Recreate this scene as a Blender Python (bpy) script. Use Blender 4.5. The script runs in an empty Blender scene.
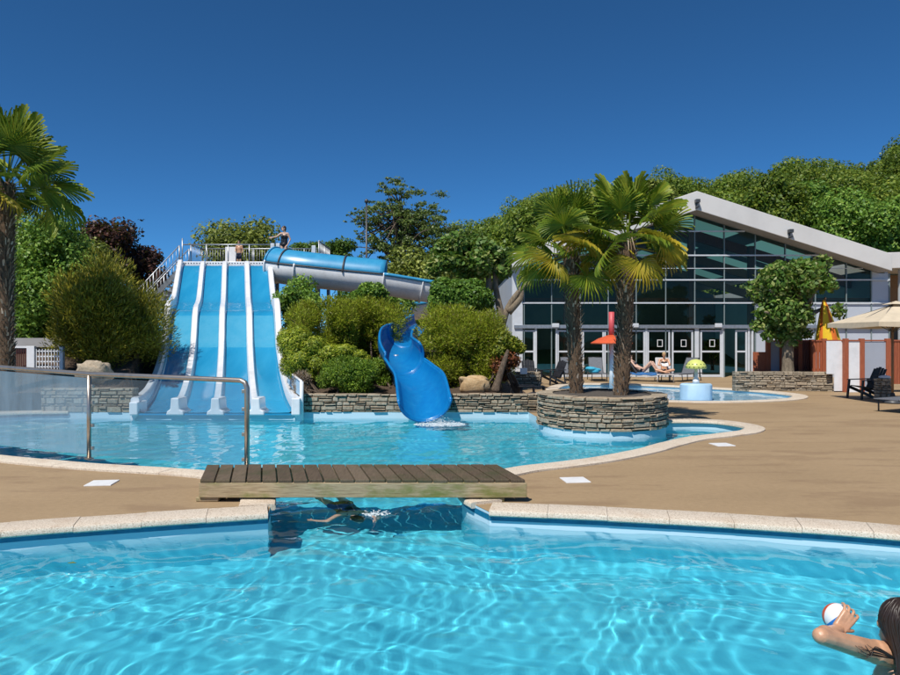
import bpy, bmesh, math, random
import numpy as np
from mathutils import Vector, Matrix, geometry
R = math.radians
S = bpy.context.scene
COL = S.collection
rnd = random.Random(7)
rng = np.random.default_rng(11)

# ------------------------------------------------------------------ camera
CAMH, F = 1.9, 700.0                     # eye height above the deck, focal length in photo pixels (900 wide)
cd = bpy.data.cameras.new('camera'); cam = bpy.data.objects.new('camera', cd); COL.objects.link(cam)
cam.location = (0, 0, CAMH); cam.rotation_euler = (R(90), 0, 0)
cd.sensor_width = 36; cd.lens = 36 * F / 900; cd.clip_start = 0.05; cd.clip_end = 3000
S.camera = cam
# ------------------------------------------------------------------ sky, sun, exposure
SUN_ELEV, SUN_SIDE = R(56), R(31)        # sun behind the viewer's left shoulder
w = bpy.data.worlds.new('World'); S.world = w; w.use_nodes = True
nt = w.node_tree
sky = nt.nodes.new('ShaderNodeTexSky'); sky.sky_type = 'NISHITA'; sky.sun_disc = False
sky.sun_elevation = SUN_ELEV; sky.sun_rotation = R(180) + SUN_SIDE
sky.altitude = 0; sky.air_density = 0.5; sky.dust_density = 0.0; sky.ozone_density = 10.0
mx = nt.nodes.new('ShaderNodeMix'); mx.data_type = 'RGBA'; mx.blend_type = 'MULTIPLY'; mx.inputs[0].default_value = 1; mx.inputs[7].default_value = (.50, .97, 1.06, 1)
nt.links.new(sky.outputs[0], mx.inputs[6])                 # deep polarised blue
nt.links.new(mx.outputs[2], nt.nodes['Background'].inputs[0]); nt.nodes['Background'].inputs[1].default_value = 0.096
sl = bpy.data.lights.new('sun', 'SUN'); sl.energy = 4.2; sl.angle = R(0.5); sl.color = (1, .95, .88)
sun = bpy.data.objects.new('sun', sl); COL.objects.link(sun)
sun.rotation_euler = (R(90) - SUN_ELEV, 0, -SUN_SIDE)
sl.cycles.is_caustics_light = True
S.view_settings.view_transform = 'Standard'; S.view_settings.look = 'None'
S.view_settings.exposure = 0.22; S.view_settings.gamma = 1; S.view_settings.use_curve_mapping = False
S.cycles.use_denoising = True; S.cycles.max_bounces = 10; S.cycles.transparent_max_bounces = 24
S.cycles.sample_clamp_indirect = 6

# ------------------------------------------------------------------ helpers
ORG = {}
def V(*a): return np.array(a, float)
def fx(px, Y): return (px - 450) / F * Y
def fz(py, Y): return CAMH - (py - 337.5) / F * Y
def P(px, py, Y): return (fx(px, Y), Y, fz(py, Y))
def G(px, py, z=0):
    Y = (CAMH - z) * F / (py - 337.5); return (fx(px, Y), Y, z)

def tag(o, label=None, cat=None, group=None, kind=None):
    if label: o['label'] = label
    if cat: o['category'] = cat
    if group: o['group'] = group
    if kind: o['kind'] = kind
    return o
def thing(name, label, cat, loc=(0, 0, 0), group=None):
    o = bpy.data.objects.new(name, None); COL.objects.link(o); o.location = loc; o.empty_display_size = .2
    ORG[o.name] = Vector(loc)
    return tag(o, label, cat, group)
def children(o): return [c for c in S.objects if c.parent == o]
def copy_tree(o, parent=None):
    c = o.copy(); COL.objects.link(c)
    if parent: c.parent = parent
    for ch in children(o):
        if ch != c: copy_tree(ch, c)
    return c
def place(o, loc, rz=0, s=1):
    o.location = loc; o.rotation_euler = (0, 0, rz); o.scale = (s, s, s); return o

def link_mesh(name, v, f, mat, parent=None, smooth=False, bevel=0, auto=False):
    """v (n,3) world coordinates, f list or array of faces; one object"""
    v = np.asarray(v, float).reshape(-1, 3)
    org = (0, 0, 0)
    if parent is not None:
        p = parent
        while p.parent is not None: p = p.parent
        org = ORG[p.name]
    me = bpy.data.meshes.new(name)
    if isinstance(f, np.ndarray):
        n, k = f.shape
        me.vertices.add(len(v)); me.vertices.foreach_set('co', (v - np.array(org)).astype(np.float32).ravel())
        me.loops.add(n * k); me.loops.foreach_set('vertex_index', f.astype(np.int32).ravel())
        me.polygons.add(n); me.polygons.foreach_set('loop_start', np.arange(0, n * k, k, dtype=np.int32))
        me.update(calc_edges=True)
    else:
        me.from_pydata((v - np.array(org)).tolist(), [], f); me.update()
    if smooth: me.polygons.foreach_set('use_smooth', np.ones(len(me.polygons), bool))
    o = bpy.data.objects.new(name, me); COL.objects.link(o)
    if parent is not None: o.parent = parent
    if auto and smooth:
        me.set_sharp_from_angle(angle=R(40))
    if mat:
        for m in (mat if isinstance(mat, (list, tuple)) else [mat]): me.materials.append(m)
    if bevel:
        b = o.modifiers.new('bevel', 'BEVEL'); b.width = bevel; b.segments = 2; b.limit_method = 'ANGLE'; b.angle_limit = R(40)
    return o

class MB:
    def __init__(s): s.v = []; s.f = []
    def add(s, v, f):
        o = len(s.v); s.v += [tuple(map(float, p)) for p in v]; s.f += [tuple(i + o for i in q) for q in f]; return s
    def box(s, c, d, rz=0, M=None):
        x, y, z = d[0] / 2, d[1] / 2, d[2] / 2
        vs = [Vector(p) for p in [(-x,-y,-z),(x,-y,-z),(x,y,-z),(-x,y,-z),(-x,-y,z),(x,-y,z),(x,y,z),(-x,y,z)]]
        m = M if M is not None else Matrix.Rotation(rz, 3, 'Z')
        return s.add([m @ p + Vector(c) for p in vs], [(3,2,1,0),(4,5,6,7),(0,1,5,4),(1,2,6,5),(2,3,7,6),(3,0,4,7)])
    def bx(s, x0, x1, y0, y1, z0, z1):
        return s.box(((x0+x1)/2, (y0+y1)/2, (z0+z1)/2), (abs(x1-x0), abs(y1-y0), abs(z1-z0)))
    def beam(s, p0, p1, wd, ht, up=(0, 0, 1)):
        p0, p1 = Vector(p0), Vector(p1); d = p1 - p0; L = d.length; d.normalize()
        u = Vector(up); sd = d.cross(u)
        if sd.length < 1e-4: sd = d.cross(Vector((0, 1, 0)))
        sd.normalize(); u = sd.cross(d)
        m = Matrix((d, sd, u)).transposed()
        return s.box((p0 + p1) / 2, (L, wd, ht), M=m)
    def tube(s, pts, rad, n=8, cap=True, closed=False):
        pts = [Vector(p) for p in pts]; k = len(pts)
        rad = list(rad) if hasattr(rad, '__len__') else [rad] * k
        vs, fs = [], []; prev = None
        for i, p in enumerate(pts):
            if closed: t = pts[(i+1) % k] - pts[i-1]
            else: t = pts[min(i+1, k-1)] - pts[max(i-1, 0)]
            t.normalize()
            if prev is None:
                a = Vector((0, 0, 1)) if abs(t.z) < .9 else Vector((1, 0, 0))
                prev = t.cross(a).normalized()
            prev = (prev - t * prev.dot(t)).normalized(); b = t.cross(prev)
            for j in range(n):
                an = 2 * math.pi * j / n
                vs.append(p + (prev * math.cos(an) + b * math.sin(an)) * rad[i])
        for i in range(k if closed else k - 1):
            i2 = (i + 1) % k
            for j in range(n):
                fs.append((i*n+j, i*n+(j+1)%n, i2*n+(j+1)%n, i2*n+j))
        if cap and not closed:
            fs.append(tuple(range(n))[::-1]); fs.append(tuple((k-1)*n+j for j in range(n)))
        return s.add(vs, fs)
    def lathe(s, prof, c=(0, 0, 0), n=24, sx=1, sy=1):
        vs, fs = [], []; k = len(prof)
        for r, z in prof:
            for j in range(n):
                a = 2*math.pi*j/n; vs.append((c[0]+sx*r*math.cos(a), c[1]+sy*r*math.sin(a), c[2]+z))
        for i in range(k-1):
            for j in range(n): fs.append((i*n+j, i*n+(j+1)%n, (i+1)*n+(j+1)%n, (i+1)*n+j))
        fs.append(tuple(range(n))[::-1]); fs.append(tuple((k-1)*n+j for j in range(n)))
        return s.add(vs, fs)
    def ell(s, c, r, n=14, m=9, M=None):
        vs, fs = [], []; c = Vector(c); m_ = M or Matrix.Identity(3)
        if not hasattr(r, '__len__'): r = (r, r, r)
        vs.append(c + m_ @ Vector((0, 0, -r[2])))
        for i in range(1, m):
            t = -math.pi/2 + math.pi*i/m
            for j in range(n):
                a = 2*math.pi*j/n
                vs.append(c + m_ @ Vector((r[0]*math.cos(t)*math.cos(a), r[1]*math.cos(t)*math.sin(a), r[2]*math.sin(t))))
        vs.append(c + m_ @ Vector((0, 0, r[2])))
        for j in range(n): fs.append((0, 1+(j+1)%n, 1+j))
        for i in range(m-2):
            for j in range(n): fs.append((1+i*n+j, 1+i*n+(j+1)%n, 1+(i+1)*n+(j+1)%n, 1+(i+1)*n+j))
        b = 1+(m-2)*n
        for j in range(n): fs.append((b+j, b+(j+1)%n, len(vs)-1))
        return s.add(vs, fs)
    def cap(s, p0, p1, r0, r1, n=12):
        p0, p1 = Vector(p0), Vector(p1); d = (p1-p0); L = d.length
        if L < 1e-6: return s.ell(p0, max(r0, r1))
        d.normalize(); pts, rad = [], []
        for a in (88, 65, 35): pts.append(p0 - d*r0*math.sin(R(a))); rad.append(max(r0*math.cos(R(a)), .0004))
        pts.append(p0); rad.append(r0); pts.append(p1); rad.append(r1)
        for a in (35, 65, 88): pts.append(p1 + d*r1*math.sin(R(a))); rad.append(max(r1*math.cos(R(a)), .0004))
        return s.tube(pts, rad, n)
    def prism(s, poly, z0, z1):
        n = len(poly)
        vs = [(p[0], p[1], z0) for p in poly] + [(p[0], p[1], z1) for p in poly]
        fs = [tuple(range(n))[::-1], tuple(range(n, 2*n))] + [(i, (i+1)%n, n+(i+1)%n, n+i) for i in range(n)]
        return s.add(vs, fs)
    def prismY(s, poly, y0, y1):
        """poly in (x,z), extruded along Y"""
        n = len(poly)
        vs = [(p[0], y0, p[1]) for p in poly] + [(p[0], y1, p[1]) for p in poly]
        fs = [tuple(range(n)), tuple(range(n, 2*n))[::-1]] + [(i, n+i, n+(i+1)%n, (i+1)%n) for i in range(n)]
        return s.add(vs, fs)
    def build(s, name, mat, parent=None, smooth=False, bevel=0, auto=False):
        return link_mesh(name, s.v, s.f, mat, parent, smooth, bevel, auto)

def spline(pts, per=8, closed=False):
    pts = [V(*p) for p in pts]; n = len(pts); out = []
    for i in range(n if closed else n-1):
        if closed: a, b, c, d = pts[i-1], pts[i], pts[(i+1) % n], pts[(i+2) % n]
        else: a, b, c, d = pts[max(i-1, 0)], pts[i], pts[i+1], pts[min(i+2, n-1)]
        for k in range(per):
            t = k/per
            out.append(.5*((2*b)+(c-a)*t+(2*a-5*b+4*c-d)*t*t+(3*b-a-3*c+d)*t**3))
    if not closed: out.append(pts[-1])
    return out
def inside(X, Y, poly):
    poly = np.asarray(poly)[:, :2]; r = np.zeros(np.shape(X), bool); n = len(poly)
    for i in range(n):
        x0, y0 = poly[i]; x1, y1 = poly[(i+1) % n]
        if y0 == y1: continue
        c = ((y0 > Y) != (y1 > Y)) & (X < (x1-x0)*(Y-y0)/(y1-y0)+x0)
        r ^= c
    return r
def sheet_with_holes(name, outer, holes, z, mat):
    loops = [outer] + holes; vs, es = [], []
    for L in loops:
        o = len(vs); vs += [Vector((float(p[0]), float(p[1]))) for p in L]
        es += [(o+i, o+(i+1) % len(L)) for i in range(len(L))]
    ov, oe, of, *_ = geometry.delaunay_2d_cdt(vs, es, [], 0, 1e-5)
    fs = []
    for f in of:
        c = sum((ov[i] for i in f), Vector((0, 0)))/len(f)
        if inside(np.array(c.x), np.array(c.y), outer) and not any(inside(np.array(c.x), np.array(c.y), h) for h in holes): fs.append(tuple(f))
    o = link_mesh(name, [(p.x, p.y, z) for p in ov], fs, mat)
    me = o.data
    for p in me.polygons:
        if p.normal.z < 0: p.flip()
    return tag(o, kind='structure')

# ------------------------------------------------------------------ materials
class NB:
    def __init__(s, name):
        s.m = bpy.data.materials.new(name); s.m.use_nodes = True; s.t = s.m.node_tree; s.t.nodes.clear()
        s.out = s.n('OutputMaterial')
    def n(s, ty, **kw):
        x = s.t.nodes.new('ShaderNode'+ty)
        for k, v in kw.items(): setattr(x, k, v)
        return x
    def l(s, a, b): s.t.links.new(a, b)
    def ramp(s, fac, stops):
        r = s.n('ValToRGB'); e = r.color_ramp.elements
        while len(e) < len(stops): e.new(.5)
        for i, (p, c) in enumerate(stops): e[i].position = p; e[i].color = (*c, 1) if len(c) == 3 else c
        s.l(fac, r.inputs[0]); return r.outputs[0]
    def noise(s, scale, detail=4, rough=.55, coord='Object', vec=None, mapscale=None):
        if vec is None:
            tc = s.n('TexCoord'); vec = tc.outputs[coord]
        if mapscale:
            mp = s.n('Mapping'); mp.inputs['Scale'].default_value = mapscale; s.l(vec, mp.inputs[0]); vec = mp.outputs[0]
        x = s.n('TexNoise'); x.inputs['Scale'].default_value = scale; x.inputs['Detail'].default_value = detail; x.inputs['Roughness'].default_value = rough
        s.l(vec, x.inputs['Vector']); return x.outputs['Fac']
    def mix(s, fac, a, b, mode='MIX'):
        x = s.n('Mix', data_type='RGBA', blend_type=mode)
        if isinstance(fac, (int, float)): x.inputs[0].default_value = fac
        else: s.l(fac, x.inputs[0])
        for i, c in ((6, a), (7, b)):
            if isinstance(c, tuple): x.inputs[i].default_value = (*c, 1)
            else: s.l(c, x.inputs[i])
        return x.outputs[2]
    def bump(s, h, strength=.3, dist=.02):
        b = s.n('Bump'); b.inputs['Strength'].default_value = strength; b.inputs['Distance'].default_value = dist
        s.l(h, b.inputs['Height']); return b.outputs[0]
    def pbr(s, col, rough=.6, metal=0, nrm=None, spec=.5, coat=0):
        p = s.n('BsdfPrincipled')
        if isinstance(col, tuple): p.inputs['Base Color'].default_value = (*col, 1)
        else: s.l(col, p.inputs['Base Color'])
        if isinstance(rough, (int, float)): p.inputs['Roughness'].default_value = rough
        else: s.l(rough, p.inputs['Roughness'])
        p.inputs['Metallic'].default_value = metal; p.inputs['Specular IOR Level'].default_value = spec
        p.inputs['Coat Weight'].default_value = coat
        if nrm is not None: s.l(nrm, p.inputs['Normal'])
        s.l(p.outputs[0], s.out.inputs[0]); s.p = p; return s.m

def paint(name, col, rough=.45, var=.12, scale=6, metal=0, coat=0, bump=.05, spec=.5):
    b = NB(name); f = b.noise(scale, 5, .6)
    d = tuple(c*(1-var*1.6) for c in col); l = tuple(min(1, c*(1+var*.5)) for c in col)
    c = b.ramp(f, [(.3, d), (.55, col), (.75, l)])
    return b.pbr(c, rough, metal, b.bump(b.noise(scale*8, 3), bump, .01), spec, coat)

def leafmat(name, c1, c2, c3=None, trans=.3, clump=1.2, rough=.5):
    """random per leaf colour plus clumps of differing hue"""
    b = NB(name); g = b.n('NewGeometry')
    stops = [(0, c1), (.6, c2)] + ([(1, c3)] if c3 else [])
    c = b.ramp(g.outputs['Random Per Island'], stops)
    f = b.ramp(b.noise(clump, 2, .5), [(.35, (.72, .74, .7)), (.68, (1.12, 1.1, 1.0))])
    c = b.mix(1.0, c, f, 'MULTIPLY')
    p = b.n('BsdfPrincipled'); b.l(c, p.inputs['Base Color']); p.inputs['Roughness'].default_value = rough; p.inputs['Specular IOR Level'].default_value = .35
    t = b.n('BsdfTranslucent'); b.l(b.mix(.35, c, (.35, .45, .05)), t.inputs['Color'])
    m = b.n('MixShader'); m.inputs[0].default_value = trans; b.l(p.outputs[0], m.inputs[1]); b.l(t.outputs[0], m.inputs[2]); b.l(m.outputs[0], b.out.inputs[0])
    return b.m

M = {}
def mk_materials():
    # tan concrete deck with stains and damp patches
    b = NB('deck_concrete'); tc = b.n('TexCoord'); v = tc.outputs['Object']
    big = b.noise(.35, 5, .6, vec=v, mapscale=(1, 2.2, 1)); sm = b.noise(14, 6, .65, vec=v); fine = b.noise(160, 3, .6, vec=v)
    c = b.ramp(big, [(.3, (.25, .163, .075)), (.5, (.32, .212, .104)), (.72, (.39, .272, .145))])
    c = b.mix(.45, c, b.ramp(sm, [(.3, (.215, .138, .06)), (.7, (.385, .262, .135))]))
    damp = b.ramp(b.noise(.8, 6, .66, vec=v, mapscale=(.6, 2.2, 1)), [(.53, (0, 0, 0)), (.60, (.8, .8, .8)), (.75, (1, 1, 1))])
    c = b.mix(damp, c, b.mix(.62, c, (.17, .095, .04)))
    c = b.mix(.25, c, b.ramp(fine, [(.3, (.15, .10, .06)), (.7, (.75, .6, .42))]))
    M['deck'] = b.pbr(c, .75, 0, b.bump(fine, .35, .004), .3)
    # aggregate coping stone
    b = NB('coping_stone'); g = b.n('NewGeometry'); tc = b.n('TexCoord'); v = tc.outputs['Object']
    c = b.ramp(g.outputs['Random Per Island'], [(0, (.54, .44, .33)), (.5, (.63, .54, .42)), (1, (.68, .60, .49))])
    sp = b.noise(75, 3, .7, vec=v)
    c = b.mix(.8, c, b.ramp(sp, [(.34, (.22, .17, .12)), (.46, (.62, .52, .40)), (.7, (.80, .73, .62))]))
    st = b.ramp(b.noise(2.2, 5, .65, vec=v), [(.52, (0, 0, 0)), (.75, (1, 1, 1))])
    c = b.mix(st, c, b.mix(.5, c, (.40, .25, .14)))
    M['coping'] = b.pbr(c, .7, 0, b.bump(sp, .5, .006), .3)
    # pool liner: pale band at the waterline, turquoise below
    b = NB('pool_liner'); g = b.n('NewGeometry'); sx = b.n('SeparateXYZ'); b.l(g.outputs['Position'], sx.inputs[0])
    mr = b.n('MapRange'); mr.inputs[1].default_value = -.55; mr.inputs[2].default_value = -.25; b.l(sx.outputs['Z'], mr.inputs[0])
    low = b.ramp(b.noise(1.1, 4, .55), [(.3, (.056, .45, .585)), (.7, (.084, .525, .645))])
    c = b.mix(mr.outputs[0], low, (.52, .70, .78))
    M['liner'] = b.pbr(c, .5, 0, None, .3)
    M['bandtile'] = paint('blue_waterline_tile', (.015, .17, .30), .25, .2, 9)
    b = NB('shallow_liner')
    M['shallow'] = b.pbr(b.ramp(b.noise(2, 3), [(.3, (.28, .55, .74)), (.7, (.38, .64, .80))]), .5)
    b = NB('water'); gl = b.n('BsdfGlass'); gl.inputs['IOR'].default_value = 1.20; gl.inputs['Roughness'].default_value = 0
    gl.inputs['Color'].default_value = (1, 1, 1, 1); b.l(gl.outputs[0], b.out.inputs[0]); M['water'] = b.m
    # stone
    b = NB('dry_stone'); g = b.n('NewGeometry')
    c = b.ramp(g.outputs['Random Per Island'], [(0, (.15, .12, .085)), (.3, (.32, .255, .175)), (.55, (.45, .375, .275)), (.75, (.42, .30, .18)), (1, (.52, .47, .38))])
    n1 = b.noise(16, 6, .7)
    c = b.mix(.55, c, b.ramp(n1, [(.3, (.11, .088, .06)), (.5, (.36, .30, .22)), (.75, (.58, .51, .40))]))
    M['stone'] = b.pbr(c, .85, 0, b.bump(n1, .7, .03), .2)
    b = NB('boulder_stone'); n1 = b.noise(3.5, 7, .7)
    M['boulder'] = b.pbr(b.ramp(n1, [(.3, (.22, .13, .06)), (.5, (.50, .34, .18)), (.7, (.58, .46, .30))]), .85, 0, b.bump(n1, .8, .06), .2)
    b = NB('wall_mortar'); M['mortar'] = b.pbr(b.ramp(b.noise(20, 4), [(.3, (.05, .043, .035)), (.7, (.12, .10, .08))]), .9)
    b = NB('bark_mulch'); n1 = b.noise(18, 6, .7)
    M['soil'] = b.pbr(b.ramp(n1, [(.3, (.035, .022, .014)), (.6, (.10, .065, .04)), (.8, (.17, .12, .08))]), .9, 0, b.bump(n1, .8, .04))
    b = NB('meadow'); n1 = b.noise(.6, 8, .7)
    M['grass'] = b.pbr(b.ramp(n1, [(.3, (.03, .05, .012)), (.7, (.08, .11, .03))]), .9)
    b = NB('hill_soil'); n1 = b.noise(.2, 6, .7)
    M['hill'] = b.pbr(b.ramp(n1, [(.3, (.012, .022, .006)), (.7, (.03, .05, .012))]), .95)
    M['white'] = paint('white_gelcoat', (.78, .79, .80), .3, .08, 3, coat=.2)
    b = NB('slide_blue'); tc = b.n('TexCoord'); v = tc.outputs['Object']
    n1 = b.noise(1.2, 4, .6, vec=v, mapscale=(1.5, .35, .5)); n2 = b.noise(9, 5, .7, vec=v, mapscale=(2, .3, .3))
    c = b.ramp(n1, [(.3, (.014, .245, .46)), (.7, (.03, .30, .52))])
    c = b.mix(b.ramp(n2, [(.58, (0, 0, 0)), (.8, (.5, .5, .5))]), c, (.09, .36, .56))
    M['slide'] = b.pbr(c, .16, 0, b.bump(n2, .05, .01), .5, .3)
    b = NB('slide_blue_pale'); n2 = b.noise(3, 5, .7)  # paler version of the slide blue
    M['slide_lt'] = b.pbr(b.ramp(n2, [(.3, (.045, .31, .50)), (.7, (.075, .35, .53))]), .2, 0, None, .5, .3)
    b = NB('flume_blue'); n2 = b.noise(5, 6, .7)
    M['flume'] = b.pbr(b.ramp(n2, [(.3, (.002, .14, .41)), (.6, (.004, .185, .46)), (.82, (.035, .25, .52))]), .34, 0, b.bump(b.noise(2, 3), .06, .03), .4, .12)
    b = NB('tube_cover_blue'); n2 = b.noise(3, 6, .7)
    M['cover'] = b.pbr(b.ramp(n2, [(.3, (.025, .25, .46)), (.75, (.055, .32, .54))]), .32, 0, None, .5)
    b = NB('flume_underside'); n2 = b.noise(2.2, 6, .7, mapscale=(1, 1, .35)); n3 = b.noise(9, 5, .7)
    M['under'] = b.pbr(b.mix(.15, b.ramp(n2, [(.3, (.74, .75, .75)), (.65, (.86, .87, .88))]), b.ramp(n3, [(.36, (.25, .25, .23)), (.5, (.72, .73, .74))])), .4)
    M['steel'] = paint('galvanised_steel', (.42, .44, .46), .4, .15, 8, metal=.7)
    M['rail'] = paint('brushed_rail', (.50, .44, .37), .32, .12, 10, metal=.85)
    M['alu'] = paint('white_aluminium', (.62, .65, .68), .4, .06, 4)
    M['mullion'] = paint('grey_green_mullion', (.20, .25, .25), .4, .08, 4)
    M['fascia'] = paint('fascia_sheet', (.66, .64, .61), .5, .07, .6, bump=.03)
    M['panel'] = paint('pale_wall_panel', (.50, .54, .60), .5, .05, .8)
    M['darkmetal'] = paint('dark_metal', (.06, .065, .07), .4, .1)
    M['roof'] = paint('roof_sheet', (.36, .35, .34), .6, .15, .5)
    b = NB('window_glass'); t = b.n('BsdfTransparent'); oi = b.n('ObjectInfo'); b.l(b.ramp(oi.outputs['Random'], [(0, (.40, .47, .44)), (.5, (.60, .67, .63)), (1, (.78, .83, .79))]), t.inputs[0])
    gg = b.n('BsdfGlossy'); gg.inputs['Roughness'].default_value = .01; gg.inputs['Color'].default_value = (.75, .85, .8, 1)
    fr = b.n('Fresnel'); fr.inputs[0].default_value = 1.33; mm = b.n('MixShader'); b.l(fr.outputs[0], mm.inputs[0]); b.l(t.outputs[0], mm.inputs[1]); b.l(gg.outputs[0], mm.inputs[2])
    wv = b.noise(.7, 2); b.l(b.bump(wv, .25, .05), gg.inputs['Normal']); b.l(mm.outputs[0], b.out.inputs[0]); M['glass'] = b.m
    b = NB('translucent_roof_sheet'); t = b.n('BsdfTranslucent'); t.inputs[0].default_value = (.16, .36, .33, 1); d_ = b.n('BsdfDiffuse'); d_.inputs[0].default_value = (.3, .45, .42, 1); mm = b.n('MixShader'); mm.inputs[0].default_value = .6; b.l(d_.outputs[0], mm.inputs[1]); b.l(t.outputs[0], mm.inputs[2]); b.l(mm.outputs[0], b.out.inputs[0]); M['rooflight'] = b.m
    def haze_glass(name, d, tint):
        b = NB(name); t = b.n('BsdfTransparent'); t.inputs[0].default_value = (*tint, 1)
        df = b.n('BsdfDiffuse'); df.inputs[0].default_value = (.24, .38, .50, 1)
        nz = b.noise(1.6, 6, .65, mapscale=(2.4, 2.4, .5))
        rr = b.ramp(nz, [(.3, (d*.75,)*3), (.75, (min(1, d*1.25),)*3)])
        m1 = b.n('MixShader'); b.l(rr, m1.inputs[0]); b.l(t.outputs[0], m1.inputs[1]); b.l(df.outputs[0], m1.inputs[2])
        gg = b.n('BsdfGlossy'); gg.inputs['Roughness'].default_value = .08
        fr = b.n('Fresnel'); fr.inputs[0].default_value = 1.45
        m2 = b.n('MixShader'); b.l(fr.outputs[0], m2.inputs[0]); b.l(m1.outputs[0], m2.inputs[1]); b.l(gg.outputs[0], m2.inputs[2])
        b.l(m2.outputs[0], b.out.inputs[0]); return b.m
    M['screen_hazy'] = haze_glass('scratched_screen', .52, (.72, .82, .88)); M['screen'] = haze_glass('clear_screen', .13, (.74, .83, .90))
    # weathered decking
    b = NB('decking_wood'); g = b.n('NewGeometry'); tc = b.n('TexCoord'); v = tc.outputs['Object']
    gr = b.noise(5, 6, .7, vec=v, mapscale=(14, .9, 6))
    c = b.ramp(g.outputs['Random Per Island'], [(0, (.06, .040, .024)), (.5, (.11, .078, .046)), (1, (.19, .145, .095))])
    c = b.mix(.5, c, b.ramp(gr, [(.3, (.035, .024, .014)), (.7, (.21, .155, .10))]))
    mo = b.ramp(b.noise(2.1, 4, .6, vec=v), [(.5, (0, 0, 0)), (.72, (.7, .7, .7))])
    c = b.mix(mo, c, (.06, .065, .025)); M['decking'] = b.pbr(c, .7, 0, b.bump(gr, .5, .008), .3)
    b = NB('beam_wood'); tc = b.n('TexCoord'); v = tc.outputs['Object']; gr = b.noise(6, 6, .7, vec=v, mapscale=(.7, 8, 12))
    c = b.ramp(gr, [(.3, (.20, .14, .075)), (.55, (.42, .32, .19)), (.8, (.52, .42, .27))])
    mo = b.ramp(b.noise(1.7, 5, .65, vec=v, mapscale=(1, 1, 2.5)), [(.5, (0, 0, 0)), (.66, (.85, .85, .85))])
    c = b.mix(mo, c, (.15, .17, .035)); M['beam'] = b.pbr(c, .75, 0, b.bump(gr, .4, .006), .3)
    def wood(name, a, bb):
        b = NB(name); gr = b.noise(5, 5, .7, mapscale=(8, 8, .8))
        return b.pbr(b.ramp(gr, [(.3, a), (.7, bb)]), .6, 0, b.bump(gr, .2, .005))
    M['redwood'] = wood('terracotta_stained_wood', (.26, .065, .028), (.42, .125, .055))
    M['brownwood'] = wood('brown_interior_wood', (.16, .085, .04), (.26, .15, .075))
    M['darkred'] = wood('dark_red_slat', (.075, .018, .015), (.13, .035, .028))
    def bark(name, a, bb, s=9):
        b = NB(name); gr = b.noise(s, 7, .7, mapscale=(2, 2, .5)); return b.pbr(b.ramp(gr, [(.3, a), (.7, bb)]), .9, 0, b.bump(gr, 1, .05), .2)
    M['bark'] = bark('tree_bark', (.055, .04, .028), (.20, .15, .11)); M['bark_lt'] = bark('plane_bark', (.13, .10, .07), (.34, .28, .20))
    M['palmtrunk'] = bark('palm_fibre', (.06, .04, .026), (.24, .16, .10), 16)
    b = NB('palm_leaf_base'); g = b.n('NewGeometry')
    M['palmbase'] = b.pbr(b.ramp(g.outputs['Random Per Island'], [(0, (.12, .075, .045)), (.65, (.27, .19, .12)), (1, (.60, .50, .38))]), .7)
    # foliage
    M['frond'] = leafmat('palm_frond', (0.098, 0.188, 0.020), (0.219, 0.309, 0.030), (0.373, 0.395, 0.041), .28, 1.3)
    M['frond_y'] = leafmat('yellowing_frond', (0.265, 0.270, 0.024), (0.500, 0.405, 0.036), (0.500, 0.375, 0.048), .3, 1.0)
    M['oak'] = leafmat('woodland_leaf', (0.069, 0.130, 0.014), (0.151, 0.236, 0.025), (0.304, 0.350, 0.051), .3, .11)
    M['leaf'] = leafmat('broad_leaf', (0.077, 0.169, 0.024), (0.169, 0.323, 0.042), (0.339, 0.478, 0.086), .28, .8)
    M['leaf_lt'] = leafmat('pale_broad_leaf', (0.058, 0.134, 0.019), (0.140, 0.259, 0.041), (0.358, 0.375, 0.136), .28, .8)
    M['leaf_dk'] = leafmat('dark_leaf', (0.038, 0.091, 0.015), (0.086, 0.167, 0.025), (0.157, 0.257, 0.046), .22, .6)
    M['leaf_olive'] = leafmat('olive_leaf', (0.100, 0.141, 0.024), (0.214, 0.261, 0.042), (0.368, 0.411, 0.086), .25, .5)
    M['plum'] = leafmat('plum_leaf', (0.035, 0.017, 0.017), (0.078, 0.029, 0.024), (0.155, 0.065, 0.044), .2, .5)
    M['sparse'] = leafmat('tall_tree_leaf', (0.059, 0.102, 0.029), (0.132, 0.194, 0.044), (0.223, 0.286, 0.073), .22, .3)
    M['gold'] = leafmat('bronze_conifer', (0.110, 0.121, 0.013), (0.293, 0.261, 0.019), (0.500, 0.443, 0.046), .25, .9)
    M['heath'] = leafmat('tree_heath', (0.196, 0.147, 0.033), (0.333, 0.425, 0.020), (0.460, 0.500, 0.044), .4, 1.6)
    M['juniper'] = leafmat('juniper', (0.126, 0.203, 0.013), (0.294, 0.365, 0.022), (0.500, 0.500, 0.047), .2, 1.4)
    M['box'] = leafmat('clipped_shrub', (0.093, 0.176, 0.019), (0.186, 0.309, 0.028), (0.320, 0.438, 0.046), .2, 1.5)
    M['cotoneaster'] = leafmat('glossy_leaf', (0.051, 0.130, 0.017), (0.116, 0.235, 0.029), (0.232, 0.370, 0.062), .25, .9)
    M['redleaf'] = leafmat('red_leaf', (0.120, 0.036, 0.018), (0.240, 0.072, 0.036), (0.300, 0.144, 0.036), .25, 1)
    M['yleaf'] = leafmat('lime_leaf', (0.108, 0.168, 0.012), (0.240, 0.276, 0.024), (0.360, 0.336, 0.036), .3, 1)
    # objects
    M['blackplastic'] = paint('black_plastic', (.022, .022, .025), .35, .2)
    M['greymesh'] = paint('grey_sling', (.13, .14, .16), .7, .15, 20)
    M['palemesh'] = paint('pale_sling', (.48, .44, .42), .7, .1, 20)
    M['towel'] = paint('blue_towel', (.03, .14, .36), .9, .2, 30, bump=.3)
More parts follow.
